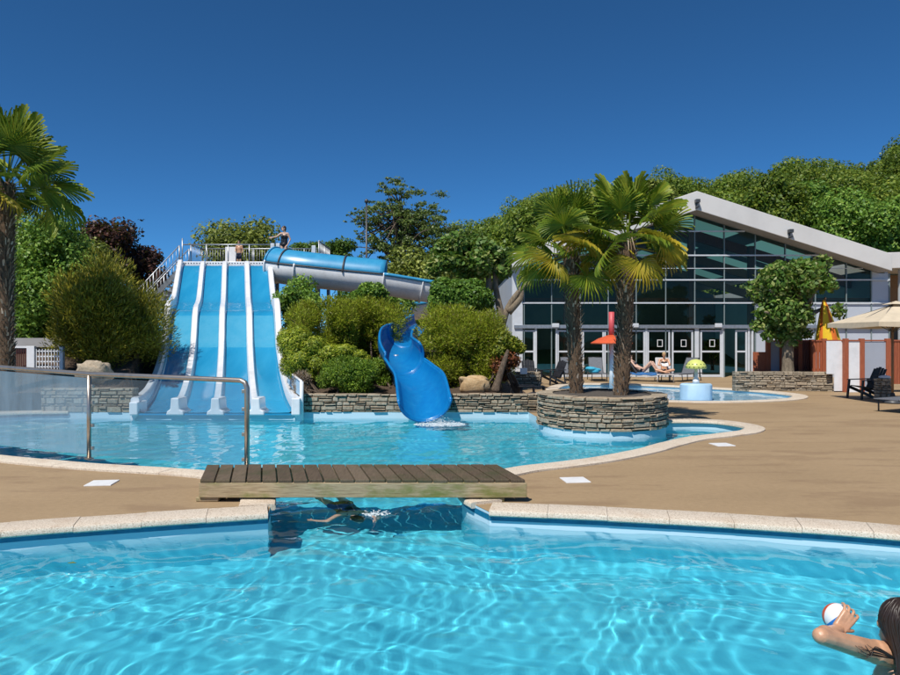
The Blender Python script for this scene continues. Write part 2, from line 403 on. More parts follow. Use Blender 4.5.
    M['cyan'] = paint('cyan_towel', (.05, .42, .62), .9, .2, 30, bump=.3)
    M['canvas'] = paint('beige_canvas', (.62, .52, .37), .85, .08, 5)
    M['orange'] = paint('orange_canvas', (.72, .17, .02), .8, .15, 3)
    M['yellow'] = paint('yellow_canvas', (.80, .52, .02), .8, .12, 3)
    M['red'] = paint('red_paint', (.66, .11, .035), .5, .1); M['pinkred'] = paint('pinkish_red_paint', (.60, .09, .10), .5, .1)
    M['lime'] = paint('lime_paint', (.62, .66, .18), .4, .08); M['spot'] = paint('dark_green_spot', (.03, .10, .02), .4, .1)
    M['tile'] = paint('white_tile', (.80, .80, .79), .4, .06, 9)
    M['paper'] = paint('white_sheet', (.8, .8, .8), .7, .04)
    M['hairdark'] = NB('dark_hair').pbr((.028, .017, .012), .42); M['hairbrown'] = NB('brown_hair').pbr((.05, .028, .016), .45); M['hairblond'] = NB('blond_hair').pbr((.42, .28, .13), .5)
    M['skin'] = paint('tan_skin', (.60, .325, .19), .36, .14, 16, bump=.12); M['skin_lt'] = paint('fair_skin', (.62, .40, .30), .5, .08, 12)  # orange-tan skin tone, then a fairer one
    M['suit'] = paint('black_swimsuit', (.012, .013, .018), .45, .2); M['navy'] = paint('navy_shorts', (.015, .02, .045), .6, .2)
    M['eye'] = paint('eye', (.03, .02, .015), .2, 0)
    M['ballw'] = paint('ball_white', (.8, .8, .8), .35, .03); M['ballr'] = paint('ball_red', (.70, .10, .03), .35, .03); M['ballb'] = paint('ball_blue', (.03, .20, .60), .35, .03)
    b = NB('foam'); t = b.n('BsdfTransparent'); d_ = b.n('BsdfDiffuse'); d_.inputs[0].default_value = (.86, .9, .92, 1); mm = b.n('MixShader'); mm.inputs[0].default_value = .5; b.l(t.outputs[0], mm.inputs[1]); b.l(d_.outputs[0], mm.inputs[2]); b.l(mm.outputs[0], b.out.inputs[0]); M['foam'] = b.m
    M['lightblue'] = paint('light_blue_render', (.42, .62, .78), .5, .06, 4)
    M['dark'] = paint('dark_interior', (.05, .055, .06), .8, .2, 1)
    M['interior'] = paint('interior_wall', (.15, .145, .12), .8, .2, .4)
    M['greenpanel'] = paint('green_roof_lining', (.13, .27, .25), .6, .15, .5)
    M['greypanel'] = paint('grey_fence_panel', (.36, .39, .45), .5, .04, 2)
    M['basketwood'] = wood('firewood', (.16, .09, .04), (.36, .22, .11))
mk_materials()

# ------------------------------------------------------------------ pools
PL = (3.37, 15.6, 1.40)                  # round planter: centre and radius
WALLY = 17.8
foreL = spline([(-8.8, -3.5), (-8.8, 2.0), (-7.9, 4.4), (-6.4, 5.85), (-4.34, 6.78), (-1.95, 7.5)], 10)
foreR = spline([(.43, 7.62), (1.59, 7.42), (2.57, 7.2), (3.47, 6.96), (4.29, 6.68), (6.2, 5.85), (7.8, 4.3), (8.6, 2), (8.6, -3.5)], 10)
chanL = spline([(-1.95, 7.5), (-2.15, 8.35), (-2.6, 9.2), (-3.5, 9.85), (-5.2, 10.35), (-7.1, 11.1), (-9.6, 12.3), (-11.6, 14), (-12.2, 15.8), (-11.2, 17.3), (-9.7, WALLY)], 10)
chanR = spline([(.43, 7.62), (.15, 8.4), (.3, 9.3), (.95, 10.08), (1.65, 10.5), (2.35, 10.98), (3.18, 11.75), (3.84, 12.5), (4.53, 13.2), (5.29, 13.68), (5.85, 14.08), (6.2, 14.6), (6.22, 15.1), (5.95, 15.6), (5.4, 15.8), (4.80, 15.82)], 8)
arc = [V(PL[0] + (PL[2]-.02)*math.cos(a), PL[1] + (PL[2]-.02)*math.sin(a)) for a in np.linspace(R(8), R(-205), 40)]
POOL = foreL[:-1] + chanL + [V(2.0, WALLY)] + arc[::-1] + chanR[::-1][1:] + foreR[1:]
POOL = [tuple(map(float, p[:2])) for p in POOL]
KIDS = [tuple(map(float, p)) for p in spline([(4.2, 21.6), (6.35, 20.95), (7.4, 20.65), (9, 20.85), (10.4, 21.6), (11.1, 22.6), (11.15, 23.6), (10.6, 25), (9.6, 26.2), (8.3, 27.3), (6.8, 28.2), (5, 28.2), (4, 26), (3.8, 23.5)], 6, True)]
DECK = [(-24, -14), (34, -14), (34, 46), (-24, 46)]
sheet_with_holes('deck', DECK, [POOL, KIDS], 0, M['deck'])
BIG = [(-900, -500), (900, -500), (900, 1400), (-900, 1400)]
sheet_with_holes('ground', BIG, [DECK], -.02, M['grass'])

def basin(name, poly, ztop, zbot, mat):
    n = len(poly); mb = MB()
    vs = [(p[0], p[1], ztop) for p in poly] + [(p[0], p[1], zbot) for p in poly]
    mb.add(vs, [(i, (i+1) % n, n+(i+1) % n, n+i) for i in range(n)])
    o = mb.build(name+'_wall', mat); tag(o, kind='structure'); o.cycles.is_caustics_receiver = True
    f = sheet_with_holes(name+'_floor', [(p[0], p[1]) for p in poly], [], zbot, mat); f.cycles.is_caustics_receiver = True
POOLFLOOR = -.92
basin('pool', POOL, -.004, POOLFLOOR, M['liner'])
basin('shallow_pool', KIDS, -.004, -.32, M['shallow'])

WL = -.155
waves = []
wr = np.random.default_rng(5)
for k in range(76):
    lam = float(np.exp(wr.uniform(np.log(.13), np.log(1.5)))); an = wr.uniform(0, 2*np.pi)
    waves.append((lam, an, wr.uniform(0, 6.283), (.00215 if lam > .4 else .0018)*lam**.9*wr.uniform(.5, 1.2)))
def wave_z(X, Y):
    Z = np.zeros_like(X)
    wx = X + .10*np.sin(1.7*Y+.6) + .06*np.sin(3.1*X-2*Y); wy = Y + .10*np.sin(1.9*X+1.1) + .05*np.sin(2.7*Y+1.3*X)
    for lam, an, ph, A in waves: Z += A*np.sin(2*np.pi/lam*(wx*np.cos(an)+wy*np.sin(an))+ph)
    return Z*(1-.45*np.clip((Y-9)/4, 0, 1))
def water_sheet(name, poly, wl, ys, xs, amp=1):
    X, Y = np.meshgrid(xs, ys); Z = wl + amp*wave_z(X, Y)
    ny, nx = X.shape; i = np.arange(nx*ny).reshape(ny, nx)
    ins = inside(X, Y, poly)
    from_edge = ins.copy()
    for dy in (-2, -1, 0, 1, 2):
        for dx in (-2, -1, 0, 1, 2): from_edge |= np.roll(np.roll(ins, dy, 0), dx, 1)
    keep = (from_edge[:-1, :-1] & from_edge[1:, 1:] & from_edge[:-1, 1:] & from_edge[1:, :-1]).ravel()
    f = np.stack([i[:-1, :-1], i[:-1, 1:], i[1:, 1:], i[1:, :-1]], -1).reshape(-1, 4)[keep]
    used = np.unique(f); re = np.full(nx*ny, -1); re[used] = np.arange(len(used))
    o = link_mesh(name, np.stack([X, Y, Z], -1).reshape(-1, 3)[used], re[f], M['water'], smooth=True)
    o.cycles.is_caustics_caster = True
    return tag(o, kind='structure')
ys = np.concatenate([np.arange(-3.6, 1.0, .12), np.arange(1.0, 8.2, .024), np.arange(8.2, 18.2, .045)])
xs = np.concatenate([np.arange(-12.5, -5.5, .07), np.arange(-5.5, 5.5, .026), np.arange(5.5, 8.8, .07)])
water_sheet('water', POOL, WL, ys, xs)
water_sheet('shallow_water', KIDS, -.06, np.arange(20.4, 28.6, .07), np.arange(3.5, 11.5, .07), .6)

def coping(mb, path, side, width=.34, seg=.62, over=.06, zt=.035):
    """rounded slabs along a path; side=+1 puts the slab to the left of travel"""
    p = [np.array(q[:2], float) for q in path]
    d = [0]
    for a, b in zip(p[:-1], p[1:]): d.append(d[-1]+np.linalg.norm(b-a))
    nrm = []
    for i in range(len(p)):
        a = p[i]-p[i-1] if i else p[1]-p[0]; b = p[i+1]-p[i] if i < len(p)-1 else a
        a = a/np.linalg.norm(a); b = b/np.linalg.norm(b)
        na = np.array((-a[1], a[0]))*side; nb = np.array((-b[1], b[0]))*side; m = na+nb; m /= np.linalg.norm(m)
        nrm.append(m/max(.55, m@na))
    prof = [(width, -.0), (width, zt-.008), (width-.02, zt), (.03-over+.02, zt), (.012-over, zt-.006), (-over, zt-.022), (-over, -.022), (.012-over, -.036), (.06, -.036)]
    L = d[-1]; nseg = max(1, round(L/seg)); dd = np.array(d); PP = np.array(p); NN = np.array(nrm)
    cuts = np.linspace(0, L, nseg+1)
    for s0, s1 in zip(cuts[:-1], cuts[1:]):
        ts = [s0+.0022] + [x for x in d if s0+.03 < x < s1-.03] + [s1-.0022]
        vs, k = [], len(prof)
        jz = rnd.uniform(-.003, .003)
        for t in ts:
            c = np.array([np.interp(t, dd, PP[:, 0]), np.interp(t, dd, PP[:, 1])]); n = np.array([np.interp(t, dd, NN[:, 0]), np.interp(t, dd, NN[:, 1])])
            vs += [(*(c+n*u), z+jz) for u, z in prof]
        fs = []
        for i in range(len(ts)-1):
            for j in range(k):
                q = (i*k+j, i*k+(j+1) % k, (i+1)*k+(j+1) % k, (i+1)*k+j); fs.append(q if side < 0 else q[::-1])
        fs.append(tuple(range(k))[::-1] if side < 0 else tuple(range(k))); e = (len(ts)-1)*k
        fs.append(tuple(e+j for j in range(k)) if side < 0 else tuple(e+j for j in range(k))[::-1])
        mb.add(vs, fs)
def after(path, d0):
    p = [np.array(q[:2], float) for q in path]; L = 0
    for k in range(1, len(p)):
        l = np.linalg.norm(p[k]-p[k-1])
        if L+l > d0: return [p[k-1]+(p[k]-p[k-1])*(d0-L)/l] + p[k:]
        L += l
mb = MB(); coping(mb, foreL, +1); coping(mb, after(chanL, .345), +1); coping(mb, foreR, +1); coping(mb, after(chanR, .345)[::-1], +1)
tag(mb.build('pool_kerb', M['coping'], smooth=True, auto=True), kind='structure')
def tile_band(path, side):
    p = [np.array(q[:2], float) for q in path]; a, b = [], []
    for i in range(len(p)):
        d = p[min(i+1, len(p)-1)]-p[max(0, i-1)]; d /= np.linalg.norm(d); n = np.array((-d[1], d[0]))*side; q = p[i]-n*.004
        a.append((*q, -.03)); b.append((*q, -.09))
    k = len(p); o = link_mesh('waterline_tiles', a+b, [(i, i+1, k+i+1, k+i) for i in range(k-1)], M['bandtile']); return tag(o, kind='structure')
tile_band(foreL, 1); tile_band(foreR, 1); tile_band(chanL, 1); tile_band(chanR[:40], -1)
mb = MB(); coping(mb, KIDS + [KIDS[0]], -1, .4, .7)
tag(mb.build('shallow_pool_kerb', M['coping'], smooth=True, auto=True), kind='structure')

# ------------------------------------------------------------------ planting mound, hill
SLIDE_PROF = [(33.0, 5.22), (32, 5.2), (31.2, 4.95), (28.8, 3.55), (27.7, 3.15), (26.1, 2.82), (25.2, 2.05), (24.5, 1.45), (22.6, .70), (20.3, .22), (18.6, .07), (17.45, .03)]
sp = np.array([q for q in spline([(a, b, 0) for a, b in SLIDE_PROF], 6)])
def slide_z(Y): return np.interp(Y, sp[::-1, 0], sp[::-1, 1])
def slide_x(Y): return -5.85 - (np.asarray(Y)-17.5)*.306
def ground_z(X, Y):
    X, Y = np.asarray(X, float), np.asarray(Y, float)
    z = .40 + 1.0*np.clip((Y-18.6)/5, 0, 1)**1.3 + .05*np.sin(X*2.1+Y) + .04*np.sin(X*1.3-Y*2.3)
    z = np.where(X > 1.2, .40*np.clip((2.6-X)/1.4, 0, 1) + (z-.4)*np.clip((2.2-X)/1, 0, 1), z)
    d = np.abs(X-slide_x(Y)); cz = slide_z(Y)-.28
    return np.where((d < 2.7) & (Y < 33.5), np.minimum(z, cz), z)
X, Y = np.meshgrid(np.arange(-17, 2.61, .14), np.arange(WALLY+.12, 34, .14))
i = np.arange(X.size).reshape(X.shape)
f = np.stack([i[:-1, :-1], i[:-1, 1:], i[1:, 1:], i[1:, :-1]], -1).reshape(-1, 4)
tag(link_mesh('planting_bed', np.stack([X, Y, ground_z(X, Y)], -1).reshape(-1, 3), f, M['soil'], smooth=True), kind='structure')

ridge_px = [(300, 320), (420, 262), (455, 240), (480, 223), (505, 210), (540, 197), (575, 189), (600, 184), (640, 175), (670, 174), (700, 179), (730, 177), (760, 172), (800, 167), (850, 158), (900, 145), (960, 128), (1100, 110)]
RY = 125.0
rX = [fx(a, RY) for a, b in ridge_px]; rZ = [max(0, fz(b, RY)-6.2) for a, b in ridge_px]
def hill_z(X, Y):
    r = np.interp(X*(RY/np.maximum(Y, 60)), rX, rZ)
    t = np.clip((Y-50)/(RY-50), 0, 1)
    return r*(.18*t+.82*t**1.15)*np.clip(1-(Y-RY)/260, .3, 1)
X, Y = np.meshgrid(np.linspace(-60, 230, 88), np.linspace(50, 320, 60))
i = np.arange(X.size).reshape(X.shape); f = np.stack([i[:-1, :-1], i[:-1, 1:], i[1:, 1:], i[1:, :-1]], -1).reshape(-1, 4)
tag(link_mesh('hill', np.stack([X, Y, hill_z(X, Y)-.03], -1).reshape(-1, 3), f, M['hill'], smooth=True), kind='structure')

# ------------------------------------------------------------------ foliage
def leaf_cloud(n, blobs, size, aspect=.55, up=.0, out=.6, seed=0, shell=(.45, 1.18), jitter=.5):
    r = np.random.default_rng(seed); B = np.asarray(blobs, float)
    wgt = (B[:, 3]*B[:, 4]*B[:, 5])**(2/3); k = r.choice(len(B), n, p=wgt/wgt.sum())
    d = r.normal(size=(n, 3)); d /= np.linalg.norm(d, axis=1)[:, None]
    rad = r.uniform(shell[0], shell[1], n)[:, None]
    c = B[k, :3] + d*B[k, 3:6]*rad
    if up < .3:                                            # broad leaves lie along the surface of their clump
        nv = d*out + r.normal(size=(n, 3))*jitter*.8; nv[:, 2] += .25; nv /= np.linalg.norm(nv, axis=1)[:, None]
        ax = np.cross(nv, r.normal(size=(n, 3)))
    else:                                                  # sprays point up and outwards, their flat side out
        ax = d*out + r.normal(size=(n, 3))*jitter; ax[:, 2] += up
        nv = d + r.normal(size=(n, 3))*.35; nv[:, 2] += .55
    ax /= np.linalg.norm(ax, axis=1)[:, None]
    sd = np.cross(ax, nv); sd /= np.linalg.norm(sd, axis=1)[:, None]
    L = (size*r.uniform(.65, 1.35, n))[:, None]
    nn = np.cross(ax, sd)
    bend = nn*L*r.uniform(-.12, .12, n)[:, None]
    v = np.stack([c-ax*L*.5, c+sd*L*aspect*.5+bend, c+ax*L*.5, c-sd*L*aspect*.5+bend], 1)
    return v.reshape(-1, 3)
def fac4(n): return np.arange(n*4).reshape(n, 4)

def crown_blobs(c, rad, nb, rb, seed, flat=.8, fill=(.45, 1)):
    r = np.random.default_rng(seed); d = r.normal(size=(nb, 3)); d /= np.linalg.norm(d, axis=1)[:, None]
    q = r.uniform(fill[0], fill[1], nb)[:, None]
    p = np.array(c) + d*np.array(rad)*q*(1-rb*.55)
    s = np.mean(rad)*rb*r.uniform(.4, 1.45, nb)[:, None]
    return np.hstack([p, s, s, s*flat])

def limbs(mb, base, top, r0, targets, seed, bend=.25):
    r = random.Random(seed); base, top = Vector(base), Vector(top)
    mid = base.lerp(top, .5) + Vector((r.uniform(-bend, bend), r.uniform(-bend, bend), 0))*r0*3
    pts = [Vector(q) for q in spline([base, mid, top], 5)]; n = len(pts)
    mb.tube(pts, [r0*(1.25 if k == 0 else 1)*(1-.45*k/(n-1)) for k in range(n)], 9)
    for t in targets:
        t = Vector(t); s = pts[r.randrange(n*6//10, n)]
        m = s.lerp(t, .5) + Vector((r.uniform(-.1, .1), r.uniform(-.1, .1), r.uniform(0, .12)))*(t-s).length
        pp = [Vector(q) for q in spline([s, m, t], 4)]
        mb.tube(pp, [r0*.42*(1-.8*k/(len(pp)-1)) for k in range(len(pp))], 6)

def tree(name, label, cat, base, crown_c, crown_r, nb, rb, nl, size, mat, r0, seed, group=None, bark='bark', nlimb=12, flat=.8, aspect=.6, blobs=None, fill=(.45, 1), top=None, **kw):
    t = thing(name, label, cat, base, group)
    B = crown_blobs(crown_c, crown_r, nb, rb, seed, flat, fill) if blobs is None else np.asarray(blobs, float)
    link_mesh('crown', leaf_cloud(nl, B, size, aspect, seed=seed, **kw), fac4(nl), M[mat], t)
    mb = MB(); r = random.Random(seed); idx = list(range(len(B))); r.shuffle(idx)
    limbs(mb, base, top or (crown_c[0], crown_c[1], crown_c[2]-crown_r[2]*.25), r0, [B[k, :3] for k in idx[:nlimb]], seed)
    mb.build('trunk', M[bark], t, smooth=True)
    return t

def shrub(name, label, base, blobs, nl, size, mat, seed, aspect=.3, up=.5, out=.6, jitter=.45, group=None, stems=7, shell=(.55, 1.06), bark='bark', cat='shrub', core=True):
    t = thing(name, label, cat, base, group); B = np.asarray(blobs, float)
    link_mesh('foliage', leaf_cloud(nl, B, size, aspect, up, out, seed, shell, jitter), fac4(nl), M[mat], t)
    mb = MB(); r = random.Random(seed); b = Vector(base)
    for k in range(stems):
        q = B[r.randrange(len(B))]; e = Vector(q[:3]); s = b + Vector((r.uniform(-.25, .25), r.uniform(-.2, .2), -.05))
        m = s.lerp(e, .5) + Vector((r.uniform(-.1, .1), r.uniform(-.1, .1), .1))
        mb.tube(spline([s, m, e], 4), [.035*(1-.7*j/8) for j in range(9)], 6)
    mb.build('stem', M[bark], t, smooth=True)
    return t

# far wooded hillside: one mass
def woodland():
    r = np.random.default_rng(3); Bs = []
    n = 0
    while n < 900:
        Yc = r.uniform(56, 132); px = r.uniform(395, 1150); Xc = fx(px, Yc)
        if Yc < 66 and Xc < 24: continue
        if Xc < -4: continue
        z = float(hill_z(Xc, Yc)); R0 = (1.5+2.2*r.random()**1.6)*(.8+.3*Yc/130)
        if z < 1.5 and Yc > 100: continue
        h = z + R0*r.uniform(.9, 1.5)
        bl = crown_blobs((Xc, Yc, h), (R0, R0, R0*r.uniform(.75, 1.0)), 10, .5, int(r.integers(1e9)), .85)
        Bs.append(bl); n += 1
    B = np.vstack(Bs); nl = 1000000
    o = link_mesh('hillside_wood', leaf_cloud(nl, B, .40, .7, .0, .8, 4, (.72, 1.12), .5), fac4(nl), M['oak'])
    tag(o, 'dense green deciduous wood covering the hillside behind the glazed hall', 'wood', kind='stuff')
woodland()

# broadleaf trees right behind the hall roof
for k, (px, py, Yc, rr, seed, lab) in enumerate([
        (868, 224, 62, 3.8, 21, 'bright green broadleaf tree rising behind the right end of the hall roof'),
        (775, 208, 66, 3.2, 22, 'mid green tree on the hillside just above the roof slope of the hall'),
        (820, 210, 72, 3.4, 23, 'rounded green tree between the two leafy trees above the hall roof'),
        (640, 204, 70, 3.8, 24, 'olive green tree crown directly behind the two fan palms'),
        (548, 230, 66, 3.6, 25, 'dark green tree crown at the left end of the hall roof behind the palm')]):
    c = P(px, py, Yc); g = float(hill_z(c[0], Yc))
    tree('broadleaf_tree', lab, 'tree', (c[0], c[1], g), c, (rr, rr, rr*.9), 26, .42, 22000, .34, ['leaf', 'oak', 'leaf', 'leaf_olive', 'oak'][k], .3, seed, 'trees on the slope behind the hall')

# tall airy tree behind the tube slide
c = P(402, 240, 58)
Bt = []
rr_ = np.random.default_rng(8)
for px, py, r in [(395, 200, 1.5), (412, 205, 1.6), (378, 213, 1.3), (424, 222, 1.6), (362, 219, .9), (404, 226, 1.7), (385, 232, 1.5), (438, 226, 1.2), (446, 232, 1.0), (356, 222, .6), (430, 243, 1.6), (410, 247, 1.6), (392, 252, 1.4), (425, 262, 1.8), (405, 268, 1.7), (440, 258, 1.4), (388, 192, .9), (406, 191, .8), (372, 245, .9), (398, 213, 1.3), (450, 246, 1.2), (418, 236, 1.2), (360, 236, .5), (384, 266, 1.2)]:
    q = P(px, py, 58)
    for j in range(13):
        d = rr_.normal(size=3)*r*.62; s = r*rr_.uniform(.16, .36); Bt.append((q[0]+d[0], q[1]+d[1]*1.3, q[2]+d[2]*.8, s*1.5, s*1.5, s*.55))
tree('tall_tree', 'tall airy dark tree with sky showing through its branches behind the tube slide', 'tree', (c[0]-.4, 58, 0), (c[0], 58, 10), (4, 4, 5), 0, 0, 21000, .20, 'sparse', .24, 8, blobs=Bt, nlimb=110, shell=(.2, 1.2), top=(c[0]+.2, 58, 12.2))
def bushy(label, x0, x1, y0, y1, Yc, nb, rb, nl, size, mat, seed, name='broadleaf_tree', ground=0, r0=.2, dy=1, **kw):
    cx, cy = (x0+x1)/2, (y0+y1)/2; c = P(cx, cy, Yc); rx = (x1-x0)/2/F*Yc; rz = (y1-y0)/2/F*Yc
    return tree(name, label, 'tree', (c[0], Yc, ground), c, (rx, min(rx, rz*1.2)*dy, rz), nb, rb, nl, size, mat, r0, seed, **kw)
G2 = 'trees beyond the slide tower'
bushy('rounded olive green tree behind the slide tower railing', 206, 284, 210, 300, 46, 34, .42, 17000, .22, 'leaf_olive', 31, group=G2)
bushy('small dark tree just right of the standing woman', 286, 322, 236, 290, 50, 24, .42, 8000, .24, 'leaf_dk', 32, group=G2)
bushy('wispy little tree showing above the blue tube slide', 318, 360, 236, 285, 52, 26, .3, 3800, .24, 'leaf_dk', 33, group=G2)
bushy('dark leafy tree filling the gap under the tall airy tree', 355, 470, 252, 320, 48, 44, .36, 22000, .24, 'leaf_olive', 34, group=G2)
G3 = 'trees behind the left palm'
bushy('bright green tree with loose branches right behind the left palm', 4, 104, 196, 376, 27, 70, .28, 34000, .15, 'leaf', 41, group=G3)
bushy('plum leaved tree left of the slide tower stairs', 80, 134, 205, 305, 38, 36, .38, 14000, .2, 'plum', 42, name='plum_tree', group=G3)
bushy('lower brownish plum tree against the tower stairs', 120, 168, 241, 318, 40, 30, .38, 11000, .2, 'plum', 43, name='plum_tree', group=G3)
bushy('dark green tree at the left edge behind the palm trunk', -74, 46, 196, 356, 31, 60, .3, 24000, .18, 'leaf_dk', 44, group=G3)
bushy('small green tree wedged between the bronze conifer and the plum tree', 56, 112, 216, 336, 33, 36, .34, 14000, .18, 'leaf_olive', 45, group=G3)
bushy('leafy shrubby tree under the slide tower deck', 270, 330, 274, 335, 28.5, 36, .36, 9000, .14, 'leaf', 46, group=G3)

bushy('dark leafy thicket under the tube slide', 318, 420, 280, 340, 36, 44, .34, 14000, .16, 'leaf', 47, group=G3)
# shrubs on the bed
def blobs_px(lst, Yc, dy=None):
    out = []
    for px, py, rpx, *o in lst:
        c = P(px, py, Yc + (o[0] if o else 0)); r = rpx/F*Yc
        out.append((c[0], c[1], c[2], r, (dy or 1)*r, r*(o[1] if len(o) > 1 else 1)))
    return out
gz = lambda x, y: float(ground_z(x, y))
rr2 = np.random.default_rng(77)
def rounded(cx, cy, rx, ry, Yc, nb, rb, seed, box=1.0):
    r = np.random.default_rng(seed); out = []
    c = P(cx, cy, Yc); RX = rx/F*Yc; RZ = ry/F*Yc
    for k in range(nb):
        d = r.normal(size=3); d /= np.linalg.norm(d); d = np.sign(d)*np.abs(d)**box; q = r.uniform(.25, 1)**.5*(1-rb)
        s = rb*min(RX, RZ)*r.uniform(.45, 1.45); q *= 1.12
        z = c[2]+d[2]*RZ*q
        out.append((c[0]+d[0]*RX*q, c[1]+d[1]*min(RX, RZ)*q, z, s, s, s))
    return out
b1 = [(x, 23.2+(y-23.2)*1.35, z, r_, r2, r3) for x, y, z, r_, r2, r3 in rounded(111, 322, 59, 62, 23.2, 80, .34, 1)]
shrub('conifer_bush', 'big rounded conifer bush with bronze tips left of the slide lanes', (-11.2, 23.2, gz(-11.2, 23.2)), b1, 80000, .17, 'gold', 1, .16, .7, .8, .35, stems=9, shell=(.35, 1.1))
GH = 'tree heaths on the planted bank'
shrub('heath_bush', 'yellow green heath bush nearest the slide on the upper bank', (-3.9, 21.6, gz(-3.9, 21.6)), rounded(322, 329, 42, 34, 21.6, 60, .32, 2, .6), 44000, .105, 'heath', 2, .20, .42, .7, .4, GH, shell=(.4, 1.1))
shrub('heath_bush', 'yellow green heath bush standing behind the top of the open blue flume', (-2.2, 21.9, gz(-2.2, 21.9)), rounded(376, 329, 33, 34, 22.9, 50, .34, 3, .6), 42000, .105, 'heath', 3, .20, .42, .7, .4, GH, shell=(.4, 1.1))
shrub('heath_bush', 'large olive heath bush between the open blue flume and the boulder', (.3, 20.2, gz(.3, 20.2)), rounded(464, 350, 50, 45, 20.2, 72, .30, 4, .6), 76000, .10, 'heath', 4, .20, .42, .7, .4, GH, shell=(.4, 1.1))
shrub('juniper', 'large bright yellow green juniper touching the right edge of the slide', (-3.75, 19.4, gz(-3.75, 19.4)),
      blobs_px([(292, 345, 14), (300, 338, 12), (314, 345, 15, 0, .6), (330, 352, 15, 0, .55), (345, 350, 12, 0, .5), (300, 358, 17, 0, .8), (320, 362, 15, 0, .7), (286, 338, 9), (358, 354, 9, 0, .5), (292, 366, 12), (308, 372, 12), (340, 362, 11, .1, .6)], 19.4), 30000, .10, 'juniper', 5, .22, .25, .9, .4, shell=(.5, 1.1))
shrub('rounded_shrub', 'low dense green shrub hanging over the stone wall left of the flume mouth', (-2.8, 18.7, gz(-2.8, 18.7)),
      rounded(349, 376, 38, 22, 18.75, 36, .4, 6), 30000, .075, 'box', 6, .3, .4, .7, .5, shell=(.5, 1.06))
shrub('glossy_shrub', 'dense dark green shrub above the large heath bush', (.0, 22.4, gz(0, 22.4)),
      rounded(458, 297, 40, 23, 22.4, 34, .4, 7), 26000, .12, 'cotoneaster', 7, .55, .2, .6, .6, shell=(.6, 1.08))
shrub('rounded_shrub', 'small green shrub tucked against the left side of the open flume', (fx(383, 19.6), 19.6, gz(fx(383, 19.6), 19.6)), rounded(378, 374, 17, 20, 19.9, 20, .42, 66), 12000, .08, 'box', 66, .3, .4, .7, .5, shell=(.5, 1.06))
shrub('juniper', 'low yellow green juniper filling the bed behind the rounded shrubs', (fx(345, 20.2), 20.2, gz(fx(345, 20.2), 20.2)), rounded(348, 362, 36, 13, 20.3, 24, .5, 67), 16000, .10, 'juniper', 67, .22, .25, .9, .4, shell=(.5, 1.1))
shrub('dry_shrub', 'thin greyish dead shrub at the foot of the juniper', (-3.45, 18.5, gz(-3.45, 18.5)), rounded(303, 382, 13, 13, 18.6, 10, .45, 9), 2600, .12, 'palmbase', 9, .08, .6, .7, .4)
shrub('heath_bush', 'small green bush in front of the tube slide seen over the heath', (-2.2, 24.5, gz(-2.2, 24.5)), rounded(372, 297, 30, 13, 24.5, 22, .42, 12), 7000, .13, 'leaf', 12, .5, .3, .6, .6, GH)
# pale leaved tree with leaning trunks behind the heath
tp = thing('leaning_tree', 'pale leaved tree with several leaning trunks left of the hall doors', 'tree', (1.2, 24.0, 0))
Bp = rounded(466, 256, 38, 26, 24, 46, .32, 13) + rounded(498, 262, 15, 18, 24, 12, .4, 14) + rounded(440, 268, 18, 16, 24, 10, .4, 15)
link_mesh('crown', leaf_cloud(15000, Bp, .17, .62, .1, .5, 15, (.4, 1.15), .6), fac4(15000), M['leaf_lt'], tp)
mb = MB()
for pts in ([(497, 372), (494, 335), (484, 300), (470, 270)], [(499, 372), (500, 340), (508, 308), (524, 286), (530, 283)], [(498, 350), (490, 305), (488, 272), (480, 248)], [(503, 322), (497, 295), (494, 268)], [(508, 312), (520, 299), (522, 290)]):
    q = [P(a, b, 24) for a, b in pts]; q = spline(q, 4); mb.tube(q, [.15*(1-.6*k/(len(q)-1)) for k in range(len(q))], 9)
mb.build('trunk', M['bark_lt'], tp, smooth=True)
shrub('lime_shrub', 'lime leaved shrub with reddish lower leaves at the end of the stone wall', (1.15, 19.2, gz(1.15, 19.2)),
      blobs_px([(504, 340, 9), (513, 344, 8), (520, 348, 6), (500, 350, 9)], 19.2), 2600, .10, 'yleaf', 16, .5, .2, .6, .6)
o = children(bpy.data.objects['lime_shrub'])
link_mesh('red_foliage', leaf_cloud(2600, np.array(blobs_px([(507, 358, 9), (513, 360, 7), (500, 366, 10), (505, 374, 7)], 19.2)), .10, .5, -.3, .6, 17), fac4(2600), M['redleaf'], bpy.data.objects['lime_shrub'])
mb = MB(); mb.tube(spline([P(495, 392, 18.7), P(500, 375, 18.8), P(508, 350, 19.0)], 4), [.15, .13, .115, .105, .095, .085, .075, .06, .035], 10)
mb.build('trunk', M['bark'], bpy.data.objects['lime_shrub'], smooth=True)

# clipped tree in the stone planter before the hall
TY = 25.6
Bc = [q_ for q_ in rounded(800, 301, 50, 45, TY, 60, .26, 18)+blobs_px([(764, 312, 9), (757, 325, 6), (846, 296, 8), (838, 312, 8, 1.2), (822, 264, 9), (779, 268, 8), (790, 338, 7), (768, 335, 6)], TY) if not (450+700*(q_[0]+q_[3])/q_[1] > 814 and 337.5-(q_[2]-q_[5]-1.9)*700/q_[1] > 300 and q_[1] < 26.6)]
tq = thing('planter_tree', 'small round crowned tree growing from the stone planter before the hall', 'tree', (fx(788, TY), TY, .6))
link_mesh('crown', leaf_cloud(15000, Bc, .19, .62, 0, .5, 19, (.4, 1.15), .6), fac4(15000), M['leaf_lt'], tq)
mb = MB()
q = spline([P(788, 376, TY), P(788, 350, TY), P(790, 325, TY)], 4); mb.tube(q, [.26, .22, .2, .2, .2, .19, .2, .21, .2], 10)
